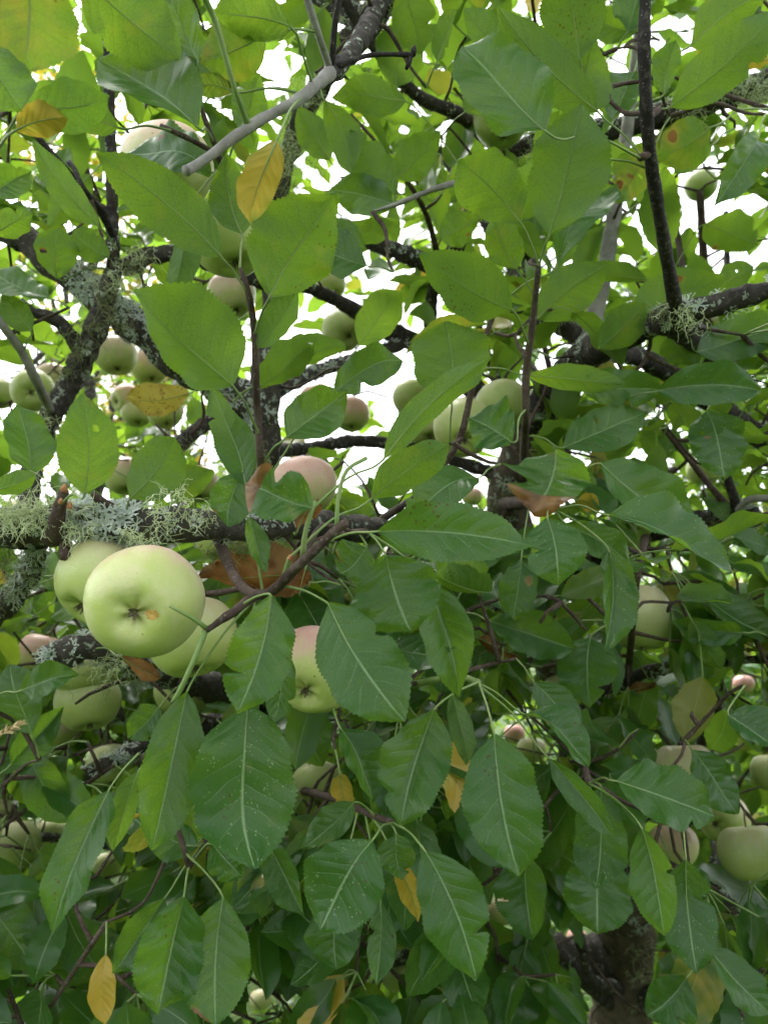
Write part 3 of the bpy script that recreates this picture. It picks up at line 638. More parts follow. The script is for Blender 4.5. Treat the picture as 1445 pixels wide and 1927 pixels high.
for e in LEAVES:
    bx, by, tx, ty, w, d, side, kind = e[:8]
    fo = kind[1:]; kind = kind[0]
    sg = 1 if side == 'T' else -1
    Lp = math.hypot(tx - bx, ty - by)
    k = .38 if side == 'T' else .30
    dd = -sg * k * (ty - by) / FPX * d + random.uniform(-.1, .1) * Lp / FPX * d
    B = P(bx, by, d - dd * .35); T = P(tx, ty, d + dd * .65)
    a = (T - B).normalized(); c = (CAM - (B + T) / 2).normalized()
    mdir = c + Vector((0, 0, 1)) * (random.uniform(.15, .65) * sg) + RGT * random.uniform(-.45, .45)
    nv = mdir - a * mdir.dot(a); nv.normalize()
    c2 = c - a * c.dot(a); c2.normalize()
    wt = w / FPX * d / max(.55, nv.dot(c2)) * 1.06
    n = nv if side == 'T' else -nv
    tint = list(TINT[kind]); tint[2] = min(1, max(0, tint[2] + random.uniform(-.2, .2)))
    if len(e) >= 10:
        A = P(e[8], e[9], d + .03)
        i, dist = nearest(A)
        if dist < .07: A = SK[i][0]; owner = SK[i][2]
        else:
            owner = spur(SK[i][0], A)
    else:
        g = B - a * .025 + (B - CAM).normalized() * .02
        i, dist = nearest(g)
        if dist < .035: A = SK[i][0]; owner = SK[i][2]
        else:
            owner = spur(SK[i][0], g); A = g
    la = (B - A).length
    pet = [A, B] if la < .014 else [A, A.lerp(B, .5) + Vector((0, 0, .07 * la)), B - (a * .35 + (B - A).normalized() * .65) * la * .16, B]
    # fo: '<' or '>' folds the half lying to the left or right of the stalk-to-tip line on the picture
    lat_s = a.cross(n); scr = Vector((RGT.dot(a), UPV.dot(a))); left = RGT * -scr.y + UPV * scr.x
    asym = 0.0
    if fo: asym = (1 if (lat_s.dot(left) > 0) == (fo == '<') else -1) * .85
    elif random.random() < .35: asym = random.choice([-1, 1]) * random.uniform(.2, .5)
    bite = (random.uniform(.3, .85), random.uniform(.015, .05), random.uniform(.2, .6), random.choice([-1, 1])) if random.random() < .22 else None
    if kind == 't': bite = (.55, .07, .55, 1)
    dead = kind in 'br'
    add_leaf(B, T, n, wt, tint, pet, owner, T_HERO,
             fold=random.uniform(.06, .48) if not dead else .7, bend=random.uniform(-.10, .15) if not dead else random.uniform(-.15, .15),
             sickle=random.uniform(-.07, .07), wave=random.uniform(.02, .075) if not dead else .12, ph=random.uniform(0, 6),
             twist=random.uniform(-.8, .8) if not dead else 1.2, shape=random.uniform(0, 1) ** 1.2, curl=random.uniform(-.25, .35), asym=asym, bite=bite)
    HERO_BOX.append(((bx + tx) / 2, (by + ty) / 2, Lp / 2, d))

# ------------------------------------------------------------------ apples
def apple_mesh(seed):
    r = random.Random(seed); NS, NR = 40, 30
    verts, faces = [], []
    sk = r.uniform(-.05, .05); l5 = r.uniform(.5, 1.2)
    for i in range(NR + 1):
        t = math.pi * i / NR
        for j in range(NS):
            ph = 2 * math.pi * j / NS
            lob = 1 + .012 * math.cos(5 * ph + seed) * l5 * (0.4 + .6 * (t / math.pi)) + .015 * math.cos(2 * ph + seed * 2)
            rr = math.sin(t) ** .92 * (1 + .075 * math.cos(t)) * lob
            z = .90 * math.cos(t) - .34 * math.exp(-(t / .36) ** 2) + .26 * math.exp(-((math.pi - t) / .34) ** 2) * (1 + .12 * math.cos(5 * ph + seed))
            z += sk * math.cos(ph) * math.sin(t)
            verts.append((rr * math.cos(ph), rr * math.sin(ph), z))
    for i in range(NR):
        for j in range(NS):
            j2 = (j + 1) % NS
            faces.append((i * NS + j, (i + 1) * NS + j, (i + 1) * NS + j2, i * NS + j2))
    me = bpy.data.meshes.new('apple'); me.from_pydata(verts, [], faces)
    me.polygons.foreach_set('use_smooth', [True] * len(faces)); me.materials.append(M_APPLE); me.update(); return me
AP = [apple_mesh(i) for i in range(4)]
def calyx_mesh():
    mb = MB(); r = random.Random(3)
    for k in range(5):
        a = 2 * math.pi * k / 5 + .2
        e = Vector((math.cos(a), math.sin(a), 0)); s = Vector((-math.sin(a), math.cos(a), 0))
        pts = [(0.02, -.60, .035), (.07, -.68, .05), (.11, -.76, .035), (.10 + .06 * r.random(), -.83, .012)]
        vv = []
        for q, z, w in pts:
            q *= .8; w *= .8
            vv += [e * q - s * w + Vector((0, 0, z)), e * (q - .02) + Vector((0, 0, z - .015)), e * q + s * w + Vector((0, 0, z))]
        ff = []
        for i in range(3):
            for j in range(2): ff.append((i * 3 + j, i * 3 + j + 1, i * 3 + j + 4, i * 3 + j + 3))
        mb.add(vv, ff)
    ring = [Vector((.06 * math.cos(q * .785), .06 * math.sin(q * .785), -.66)) for q in range(8)]
    mb.add(ring, [tuple(range(8))])
    me = bpy.data.meshes.new('calyx'); me.from_pydata(mb.v, [], mb.f); me.materials.append(M_CALYX); me.update(); return me
CAL = calyx_mesh()
def stem_mesh():
    mb = MB(); op, orr = smooth_path([Vector((0, 0, .50)), Vector((.02, 0, .75)), Vector((.06, .02, 1.0)), Vector((.13, .04, 1.18))], [.035, .03, .032, .05], .05)
    tube(mb, op, orr, 7)
    me = bpy.data.meshes.new('stem'); me.from_pydata(mb.v, [], mb.f); me.materials.append(M_STEM)
    me.polygons.foreach_set('use_smooth', [True] * len(mb.f)); me.update(); return me
STM = stem_mesh()
G_UP = 'pale apples hanging among the upper leaves'; G_LOW = 'dim apples in the shade of the lower leaves'
L_UP = 'small pale apple far back between upper branches'; L_LOW = 'dim green apple deep in the shade below the hanging leaves'
G_SIX = 'apples around the orange leaf'; L_SIX = 'pale pinkish apple beside the orange leaf under the diagonal limb'
G_LOWL = 'shaded apples under the lichen stub'; L_LOWL = 'shaded green apple below the lichen crusted stub'
# cx, cy, r px, calyx offset (x right, y down, in radii; z>0 to the camera), blush, green, label, group
APPLES = [
 (272,1133,108,-.22,.23,1,.45,.1,'large pale green apple with calyx and brown scar facing out under the lichen branch',None),
 (190,1098,88,-.5,.6,-1,.15,.45,'green apple tucked behind the large scarred apple, touching the lichen branch',None),
 (362,1200,84,.1,.9,1,.1,.6,'smooth green apple low behind the large scarred apple',None),
 (592,1262,84,-.25,.55,1,.75,.1,'yellowish apple with pink streaks half hidden behind a hanging leaf',None),
 (316,318,84,.1,.95,-1,.45,.2,'whitish apple behind a dark leaf and the bare grey twig',None),
 (434,452,74,.2,.9,1,.1,.7,'green shaded apple behind the broad bright leaf',None),
 (436,556,47,.3,.9,1,.6,.1,'pinkish white apple beside the dark red dead leaves',None),
 (622,535,30,.4,.8,-1,.3,.2,L_UP,G_UP),
 (647,622,41,.35,.35,1,.2,.5,'green apple with dark calyx resting by a short lichen spur',None),
 (661,780,35,.0,.9,-1,.8,.1,'round apple with pink cheek against the white sky',None),
 (572,916,63,.0,.9,-1,.7,.0,'pale apple with pink edge behind the brown spotted leaf',None),
 (775,748,36,.62,.05,1,.1,.4,'upper green apple of the cluster with its calyx turned sideways',None),
 (806,800,44,.1,.75,1,.55,.1,'pinkish apple wedged in the cluster behind the brown twig',None),
 (872,806,57,.05,.55,1,.1,.5,'largest green apple of the cluster behind the brown twig',None),
 (945,765,52,.1,.8,-1,.0,1.0,'dark green shaded apple beside the cluster, behind a straight twig',None),
 (219,670,39,.1,.9,-1,.45,.2,'pale apple with small leaf over it under the diagonal limb',None),
 (284,690,36,.1,.9,-1,.6,.1,'pinkish apple partly hidden by the diagonal lichen limb',None),
 (62,735,40,-.1,.1,1,.35,.2,'pale apple with dark calyx showing beside the left grey twig',None),
 (98,718,36,.1,.9,-1,.45,.1,'whitish apple behind the one with its dark calyx showing',None),
 (0,742,30,.1,.9,-1,.1,.5,'green apple beside the left grey twig with no calyx showing',None),
 (238,752,30,-.75,.15,1,1.0,.0,'rosy pink apple with calyx beside the orange leaf',None),
 (258,776,30,.1,.9,-1,.4,.2,'pale apple directly behind the orange leaf',None), (312,776,34,.1,.9,-1,.4,.2,'greenish apple just below the orange leaf',None),
 (437,812,28,.1,.9,-1,.1,.5,'small green apple with a tan dead leaf on it',None),
 (236,896,38,.1,.9,-1,.5,.1,'pale apple behind the leaves growing from the mossy lichen branch',None),
 (374,912,38,.1,.9,-1,.7,.1,'pink topped apple just above the mossy lichen branch',None),
 (428,1004,62,.0,.9,-1,.0,.6,'green apple hidden behind the mossy lichen branch',None),
 (80,1230,44,-.3,.9,-1,.7,.1,'pinkish apple beside the broken lichen stub',None),
 (162,1258,60,.1,.9,-1,.1,.7,'green apple right under the broken lichen stub',None),
 (166,1322,60,.1,.9,-1,.0,.9,'shaded green apple hanging directly beneath another green apple and the lichen stub',None), (122,1375,36,.1,.9,-1,.4,.3,'greyish pale apple hanging beside a thin dark stalk',None),
 (345,1302,52,.1,.9,-1,.0,.9,'dim green apple behind a bare pale leaf stalk',None), (402,1415,36,.1,.9,-1,.1,.9,'small dim apple peeking out beside the longest hanging leaf',None), (206,1440,42,.1,.9,-1,.0,.9,'shaded green apple behind a short slanting lichen branch',None),
 (598,1490,56,.0,.45,1,.0,.8,'yellow green apple with dark calyx beside the orange dead leaf',None),
 (22,1595,52,.1,.9,-1,.0,.7,'largest of three shaded apples hanging together',None),
 (-12,1545,42,.1,.9,-1,.0,.6,'upper of three shaded apples hanging together',None), (96,1568,30,.1,.9,-1,.0,.7,'smallest of three shaded apples hanging together',None),
 (200,1630,30,.1,.9,-1,.0,.9,L_LOW,G_LOW), (938,1714,32,.1,.9,-1,.3,.5,'yellowish apple peeping out between two hanging leaves',None),
 (492,1880,22,.1,.9,-1,.2,.4,L_LOW,G_LOW), (1086,1768,20,.1,.9,-1,.9,.0,'tiny pink apple beside the trunk',None), (752,1832,36,.1,.9,-1,.0,.9,L_LOW,G_LOW),
 (1203,1162,58,.1,.95,-1,.1,.5,'tall pale green apple behind a thin upright twig',None),
 (1287,1446,56,.1,.95,-1,.2,.4,'pale apple sitting above the broad shiny leaf',None),
 (1452,1455,38,.1,.9,-1,.0,.8,'yellow green apple above the group of three blushed apples',None),
 (1266,1592,46,.1,.9,-1,.5,.3,'blushed apple behind a hanging narrow leaf',None),
 (1358,1538,48,-.35,.35,1,.5,.3,'blushed apple with its dark calyx showing, in a group of three',None),
 (1412,1604,58,.2,.9,-1,.0,.8,'big yellow green apple lowest in a group of three',None),
 (1318,350,30,.1,.9,-1,.0,.9,L_UP,G_UP), (943,226,53,.1,.9,-1,.0,.9,'green apple behind the dark glossy leaf with a hole',None),
 (1325,885,32,.1,.9,-1,.2,.5,'pale apple behind a thin brown twig by the cut branch end',None),
 (888,935,20,.1,.9,-1,.8,.0,L_UP,G_UP), (968,1382,17,.1,.9,-1,1.0,.0,'tiny pink apple seen between the hanging leaves',None), (1398,1288,17,.1,.9,-1,1.0,.0,'tiny rosy apple near the mossy branch',None),
 (1062,1300,38,.1,.9,-1,.0,.9,'green apple behind the very dark leaf near the mossy branch',None), (596,752,32,.1,.9,-1,.7,.1,'pinkish apple under the lichen spur branch with the dark calyx apple',None), (1000,1412,28,.1,.9,-1,.2,.4,'pale apple just under the tiny pink one',None),
]
for k, (cx, cy, rp, ox, oy, fz, bl, gr, lab, grp) in enumerate(APPLES):
    R = .0375 if rp > 26 else .033
    d = R * FPX / rp
    d = min(d, 2.3)
    C = P(cx, cy, d)
    fz = 1
    oz = math.sqrt(max(.02, 1 - min(.98, ox * ox + oy * oy))) * fz
    toc = (CAM - C).normalized()
    cal = (RGT * ox - UPV * oy + toc * oz).normalized()
    jit = random.uniform(-.1, .1)
    o = link('apple', AP[k % 4]); o.location = C
    zax = -cal
    q = zax.to_track_quat('Z', 'Y').to_matrix()
    # turn about the core so that the blush looks to the sky
    upl = q.inverted() @ Vector((0, -.3, 1)); q = q @ Matrix.Rotation(math.atan2(upl.y, upl.x) + math.pi / 2, 3, 'Z')
    o.rotation_euler = q.to_euler(); sq = random.uniform(.96, 1.06) if k != 43 else 1.3
    o.scale = (R, R, R * sq); o.color = (bl, gr, 0, 1)
    tag(o, lab, 'apple', grp or 'apples on the tree')
    for nm, me in (('calyx', CAL), ('stem', STM)):
        ch = bpy.data.objects.new(nm, me); col.objects.link(ch); ch.parent = o
    tip = Vector(C) + q @ Vector((.13 * R, .04 * R, 1.17 * R * sq))
    i, dist = nearest(tip)
    if dist > .012: spur(SK[i][0], tip, .0026, .0018)
    HERO_BOX.append((cx, cy, rp, d))
    if k == 0:      # brown scar near the calyx
        me = bpy.data.meshes.new('scar'); rs = random.Random(5)
        ctr = P(288, 1157, d); dv = (q.inverted() @ (ctr - CAM)); 
        vv = []
        for j in range(14):
            a = j / 14 * 2 * math.pi; rr = rs.uniform(.8, 1.15)
            vv.append(P(287 + 13 * rr * math.cos(a), 1156 + 10 * rr * math.sin(a), d))
        SCAR = (o, vv, C, R, sq, q)

# lay the scar on the skin of the first apple by casting rays
o, vv, C, R, sq, q = SCAR
bpy.context.view_layer.update()
mi = o.matrix_world.inverted()
pts = []
for p in vv + [P(287, 1156, (Vector(C) - CAM).dot(FWD))]:
    a = mi @ CAM; b = mi @ p; ok, loc, nr, _ = o.ray_cast(a, (b - a).normalized())
    pts.append(loc + nr * .012)
me = bpy.data.meshes.new('scar'); me.from_pydata([tuple(p) for p in pts], [], [(j, (j + 1) % 14, 14) for j in range(14)])
me.materials.append(M_SCAR); me.update()
ch = bpy.data.objects.new('scar', me); col.objects.link(ch); ch.parent = o; ch['label'] = 'brown healed scar beside the calyx'

# ------------------------------------------------------------------ filler foliage in depth
GAPS = [(505,115,45,60), (590,200,28,60), (650,320,60,38), (560,350,28,28), (845,15,40,30), (140,40,20,40), (225,320,55,60), (735,555,75,42), (560,655,50,50), (715,745,45,80),
        (690,890,55,32), (835,565,70,34), (1230,470,50,50), (1295,420,60,60), (1400,400,55,60), (1200,400,40,50), (1115,520,50,28), (1440,335,30,40), (1245,860,45,22), (640,280,40,30),
        (1060,935,40,30), (760,690,40,50), (500,190,30,30), (620,640,30,40), (1330,480,60,40)]
def in_gap(x, y, g=1.0): return any(((x - a) / (c * g)) ** 2 + ((y - b) / (e * g)) ** 2 < 1 for a, b, c, e in GAPS)
BARE = [(690,45,70,60), (590,190,70,90), (535,320,40,80), (1370,190,100,45), (1175,1830,75,170), (1175,1700,70,60), (1080,700,70,50), (272,1133,125,115), (270,985,330,55), (380,700,120,60), (150,560,120,90), (1240,600,160,40), (872,800,60,60), (790,780,70,70), (647,622,45,45), (590,900,60,50), (592,1262,70,85), (365,1210,85,80),
        (220,670,70,50), (1380,1590,80,80), (1287,1440,55,50), (1175,1800,60,130), (62,735,60,50), (1205,1160,45,70), (490,760,40,120)]
def in_bare(x, y): return any(((x - a) / c) ** 2 + ((y - b) / e) ** 2 < 1 for a, b, c, e in BARE)

FILL = []          # dicts of filler leaves
LOOSE = MB()       # thin twigs of the inner crown
def add_cluster(c, owner_i, nleaf, low, size=1.0):
    """a rosette of leaves at c"""
    base = SK[owner_i][0]
    out = (c - base).normalized() if (c - base).length > 1e-4 else Vector((0, 0, 1))
    for _ in range(nleaf):
        dirv = Vector((random.gauss(0, 1), random.gauss(0, 1), random.gauss(0, .8))).normalized()
        dirv = (dirv + out * .6 + Vector((0, 0, -.75 if low else .12))).normalized()
        L = random.uniform(.055, .095) * size
        s = c + Vector((random.gauss(0, 1), random.gauss(0, 1), random.gauss(0, 1))) * .012
        B = s + dirv * random.uniform(.015, .032); T = B + dirv * L
        up = Vector((random.gauss(0, .35), random.gauss(0, .35) - (.75 if low else .1), .8 if low else 1.0))
        n = up - dirv * up.dot(dirv)
        if n.length < .1: n = dirv.orthogonal()
        n.normalize()
        pm = proj((B + T) / 2)
        FILL.append(dict(B=B, T=T, n=n, w=L * random.uniform(.5, .66), c=c, pm=pm, low=low))

def loose_twig(a, b):
    L = (b - a).length
    m1 = a.lerp(b, .5) + Vector((random.gauss(0, 1), random.gauss(0, 1), random.gauss(0, 1))) * L * .1
    op, orr = smooth_path([a, m1, b], [.0026, .002, .0014], .03)
    tube(LOOSE, op, orr, 5)
    register(op[1:], orr[1:], tree)
    refresh()

def seed(x, y, d, nleaf, low, tries=1):
    c = P(x, y, d)
    i, dist = nearest(c)
    if dist > .45: return False
    a = SK[i][0]
    if dist > .015: loose_twig(a, c)
    add_cluster(c, i, nleaf, low); return True

for _ in range(860):                 # lower, dense part
    x = random.uniform(-250, 1700); y = random.uniform(1010, 2150); d = random.choice([random.uniform(.66, .95), random.uniform(.8, 1.35), random.uniform(1.2, 2.0)])
    if in_bare(x, y) and d < 1.15: continue
    if 1080 < x < 1270 and y > 1620 and d < 1.85: continue
    seed(x, y, d, random.randint(3, 6), True)
for _ in range(760):                 # inner shade behind the hanging leaves
    x = random.uniform(-350, 1800); y = random.uniform(1060, 2050); d = random.uniform(1.3, 3.0)
    if 1080 < x < 1270 and y > 1620 and d < 1.85: continue
    seed(x, y, d, random.randint(4, 7), True)
for _ in range(430):                 # upper, airy part
    x = random.uniform(-250, 1700); y = random.uniform(-250, 1040); d = random.uniform(.78, 2.1)
    if in_gap(x, y, .8) or (in_bare(x, y) and d < 1.25): continue
    if y > 560 and 560 < x < 900 and random.random() < .6: continue
    seed(x, y, d, random.randint(3, 6), False)
for _ in range(330):                 # far, small leaves that break up the sky
    x = random.uniform(-250, 1700); y = random.uniform(-250, 1000); d = random.uniform(1.4, 2.7)
    if in_gap(x, y, .6): continue
    seed(x, y, d, random.randint(3, 6), False)
allpts = [(i, p) for i, (p, r, o) in enumerate(SK)]
for o_, op, orr in CROWN:            # the rest of the crown round the picture
    for p in op[::2]:
        c = p + Vector((random.gauss(0, 1), random.gauss(0, 1), random.gauss(0, 1))) * .13
        pr = proj(c)
        if pr and -60 < pr[0] < 1505 and -60 < pr[1] < 1000 and (in_gap(pr[0], pr[1], 1.3) or random.random() < .45): continue
        i, dist = nearest(c); loose_twig(SK[i][0], c); add_cluster(c, i, random.randint(4, 7), c.z < 1.5)

for _ in range(130):                 # unseen leaf clusters added overhead to block light from the zenith
    c = Vector((random.uniform(-1.6, 1.9), random.uniform(-.7, 1.5), random.uniform(2.55, 3.3)))
    pr = proj(c)
    if pr and pr[1] > -130 and -80 < pr[0] < 1525: continue
    i, dist = nearest(c)
    if dist > .5: continue
    loose_twig(SK[i][0], c); add_cluster(c, i, random.randint(4, 7), False, 1.1)

def keep(f):
    pm = f['pm']
    if pm is None: return True
    x, y, d = pm
    if (f['B'] - CAM).length < .62: return False
    if y < 1000 and in_gap(x, y, .62 if d < 1.3 else .45): return False
    for (hx, hy, hr, hd) in HERO_BOX:      # nothing may cover the traced things
        if d < hd and (x - hx) ** 2 + (y - hy) ** 2 < (hr + 40) ** 2: return False
    if in_bare(x, y) and d < 1.15: return False
    if 1095 < x < 1255 and y > 1640 and d < 1.8: return False
    return True
FILL = [f for f in FILL if keep(f)]
NOBJ = 300 - len(LEAF_OBJ)
vis = [f for f in FILL if f['pm'] and 0 < f['pm'][0] < 1445 and 0 < f['pm'][1] < 1927]
vis.sort(key=lambda f: (f['T'] - f['B']).cross(f['n']).length * -1 / f['pm'][2])
single = vis[:max(0, NOBJ)]; sid = set(id(f) for f in single)
def rkw(r=random):
    return dict(fold=r.uniform(.1, .5), bend=r.uniform(-.08, .13), sickle=r.uniform(-.07, .07), wave=r.uniform(.018, .06), ph=r.uniform(0, 6), twist=r.uniform(-.6, .6), shape=r.random(), curl=r.uniform(-.2, .4), asym=r.choice([0, 0, .4, -.4]))
def rtint():
    q = random.random()
    if q < .010: return (.95, .28, .3, 0)
    if q < .022: return (.5, .22, .3, 0)
    if q < .10: return (random.uniform(.2, .42), .1, .3, .1)
    return (random.uniform(0, .12), 0, random.random(), random.uniform(.1, .9))
for f in single:
    i, dist = nearest(f['c']);
    if dist > .012: owner = spur(SK[i][0], f['c'])
    else: owner = SK[i][2]
    a = (f['T'] - f['B']).normalized()
    add_leaf(f['B'], f['T'], f['n'], f['w'], rtint(), [f['c'], f['c'].lerp(f['B'], .5) + Vector((0, 0, .003)), f['B']], owner, T_MID, **rkw())

def leaf_cloud(name, items, parent, tpl, pet=True, lm=None):
    u, v, pw, F = tpl; k = len(u)
    VV, LU, TI, FF = [], [], [], []
    off = 0
    PB = MB()
    for f in items:
        V, a, n, s, L = leaf_verts(tpl, f['B'], f['T'], f['n'], f['w'], **rkw())
        VV.append(V); LU.append(np.stack([u, v, np.full(k, L)], 1)); TI.append(np.tile(np.array(f.get('tint') or rtint(), float), (k, 1)))
        FF.append(F + off); off += k
        if pet:
            b = f['B']; c = f['c']; e = (b - c).normalized().orthogonal() * .001
            e2 = (b - c).normalized().cross(e)
            PB.add([c + e, c - e * .5 + e2 * .87, c - e * .5 - e2 * .87, b + e * .8, b + (-e * .5 + e2 * .87) * .8, b + (-e * .5 - e2 * .87) * .8], [(0, 1, 4, 3), (1, 2, 5, 4), (2, 0, 3, 5)])
    V = np.concatenate(VV); Fa = np.concatenate(FF)
    nb = len(V)
    verts = V.tolist() + [tuple(p) for p in PB.v]; faces = Fa.tolist() + [tuple(i + nb for i in f) for f in PB.f]
    me = bpy.data.meshes.new(name); me.from_pydata(verts, [], faces)
    me.materials.append(lm or M_FAR); me.materials.append(M_STALK)
    me.polygons.foreach_set('material_index', [0] * len(Fa) + [1] * len(PB.f)); me.polygons.foreach_set('use_smooth', [True] * len(faces))
    A = np.zeros((len(verts), 3), np.float32); A[:nb] = np.concatenate(LU)
    at = me.attributes.new('luv', 'FLOAT_VECTOR', 'POINT'); at.data.foreach_set('vector', A.ravel())
    A = np.zeros((len(verts), 4), np.float32); A[:nb] = np.concatenate(TI)
    at = me.attributes.new('tint', 'FLOAT_COLOR', 'POINT'); at.data.foreach_set('color', A.ravel())
    me.update()
    o = link(name, me, parent); o['kind'] = 'stuff'; return o
leaf_cloud('foliage', [f for f in FILL if id(f) not in sid], tree, T_MID, True, M_FAR)
lo = LOOSE.build('thin_twigs', M_TWIG, tree); lo['kind'] = 'stuff'

# ------------------------------------------------------------------ lichens
def beard(center, n, size, mat, owner, droop=.3, spread=None):
    mb = MB(); sp = spread or size * .5
    for _ in range(n):
        p = Vector(center) + Vector((random.gauss(0, sp), random.gauss(0, sp * .45), random.gauss(0, sp * .3)))
        d = Vector((random.gauss(0, 1), random.gauss(0, 1) - .3, random.gauss(.25, .8))).normalized()
        L = size * random.uniform(.4, 1.2); pts = [p]; k = 8
        for i in range(k):
            d = (d + Vector((random.gauss(0, 1), random.gauss(0, 1), random.gauss(0, 1) - droop)) * .62).normalized()
            pts.append(pts[-1] + d * L / k)
            if i in (2, 3) and random.random() < .7:
                e = (d + Vector((random.gauss(0, 1), random.gauss(0, 1), random.gauss(0, 1)))).normalized()
                q = pts[-1] + e * L * .2; e = (e + Vector((random.gauss(0, 1), random.gauss(0, 1), random.gauss(0, 1))) * .5).normalized()
                tube(mb, [pts[-1], q, q + e * L * .14], [.00028, .0002, .00012], 3, 0, 0, False)
        tube(mb, pts, [.00036 * (1 - .6 * i / k) for i in range(k + 1)], 3, 0, 0, False)
    o = mb.build('beard_lichen', mat, owner); o['kind'] = 'stuff'; return o

hz = BR['horiz'][0]
for x in range(-60, 168, 19):
    beard(P(x + random.uniform(-7, 7), 948 + random.uniform(-14, 22), .572), random.randint(10, 34), random.uniform(.018, .034), M_BEARD, hz, .3, random.uniform(.003, .008))
for x, y in [(300, 950), (325, 965), (350, 940), (372, 965), (310, 985), (265, 1012), (285, 1020), (250, 1000), (330, 930), (120, 985), (60, 990), (20, 985), (150, 1000), (390, 975)]:
    beard(P(x, y, .565), random.randint(8, 20), random.uniform(.016, .028), M_BEARD, hz, .4, .005)
for x, y, d, s, m, k in [(20,1050,.62,.03,M_BEARD2,'left_low2'), (50,1080,.66,.03,M_BEARD2,'left_low2'), (15,1110,.7,.03,M_BEARD2,'left_low2'), (430,1035,.62,.03,M_BEARD2,'horiz'), (470,1030,.66,.03,M_BEARD2,'horiz'), (530,1010,.8,.03,M_BEARD2,'horiz'),
        (190,540,.84,.035,M_BEARD2,'diag'), (205,580,.84,.035,M_BEARD2,'left_up'), (170,620,.84,.035,M_BEARD2,'left_up'), (235,500,.84,.035,M_BEARD2,'crotch'), (255,480,.86,.03,M_BEARD,'crotch'), (150,665,.84,.03,M_BEARD2,'left_up'), (215,525,.83,.03,M_BEARD,'left_up'),
        (180,500,.86,.03,M_BEARD2,'diag'), (225,610,.9,.03,M_BEARD2,'diag'), (125,700,.84,.025,M_BEARD2,'left_up'), (90,790,.83,.025,M_BEARD,'left_up'), (345,840,.88,.03,M_BEARD2,'c4'), (460,870,.95,.035,M_BEARD,'stem'), (490,885,.96,.035,M_BEARD,'stem'), (430,890,.95,.03,M_BEARD,'stem'),
        (560,150,.95,.045,M_BEARD,'stem'), (590,190,.95,.04,M_BEARD,'stem'), (545,310,.97,.045,M_BEARD,'stem'), (535,290,.97,.045,M_BEARD,'stem'), (560,270,.97,.05,M_BEARD,'stem'), (540,360,.97,.03,M_BEARD2,'stem'), (620,60,.92,.045,M_BEARD,'stem'), (600,50,.92,.045,M_BEARD,'stem'), (720,10,.9,.04,M_BEARD,'stem'),
        (1330,165,.97,.04,M_BEARD,'up_right'), (1380,160,.97,.045,M_BEARD,'up_right'), (1420,150,.97,.045,M_BEARD,'up_right'), (1400,200,.97,.04,M_BEARD,'up_right'), (1440,180,.96,.04,M_BEARD,'up_right'), (1290,205,.98,.03,M_BEARD,'up_right'), (990,300,1.03,.03,M_BEARD,'up_right'),
        (1250,590,.69,.02,M_BEARD2,'right'), (1290,605,.68,.02,M_BEARD,'right'), (1285,580,.67,.02,M_BEARD,'right'), (1045,595,1.0,.03,M_BEARD,'mid'), (1060,605,.98,.03,M_BEARD,'mid'), (1040,740,1.02,.03,M_BEARD2,'right'), (1060,760,1.1,.03,M_BEARD2,'right'), (1010,790,1.1,.03,M_BEARD2,'right'),
        (920,950,1.15,.05,M_BEARD2,'trunk'), (935,930,1.14,.05,M_BEARD2,'trunk'), (1400,980,.9,.03,M_BEARD2,'stub_right'), (1360,985,.93,.04,M_BEARD2,'stub_right'), (1340,1000,.95,.04,M_BEARD2,'stub_right'), (850,1090,.93,.03,M_BEARD,'knot'), (900,1110,.96,.03,M_BEARD,'knot'),
        (1300,1230,.94,.025,M_BEARD2,'low_right'), (1340,1235,.94,.025,M_BEARD2,'low_right'), (1260,1245,.95,.025,M_BEARD2,'low_right'), (1120,1440,1.35,.05,M_BEARD2,'trunk'), (1140,1420,1.4,.05,M_BEARD2,'trunk'), (690,1500,1.1,.04,M_BEARD2,'stem'), (1390,1720,1.33,.05,M_BEARD2,'side_stem'), (1375,1800,1.36,.06,M_BEARD2,'side_stem'),
        (220,1270,.72,.04,M_BEARD2,'left_low'), (205,1250,.7,.03,M_BEARD,'left_low'), (1205,1790,1.66,.05,M_BEARD,'trunk'), (1215,1830,1.66,.05,M_BEARD,'trunk')]:
    beard(P(x, y, d), 30, s * 1.1, m, BR[k][0], .35, s * .38)

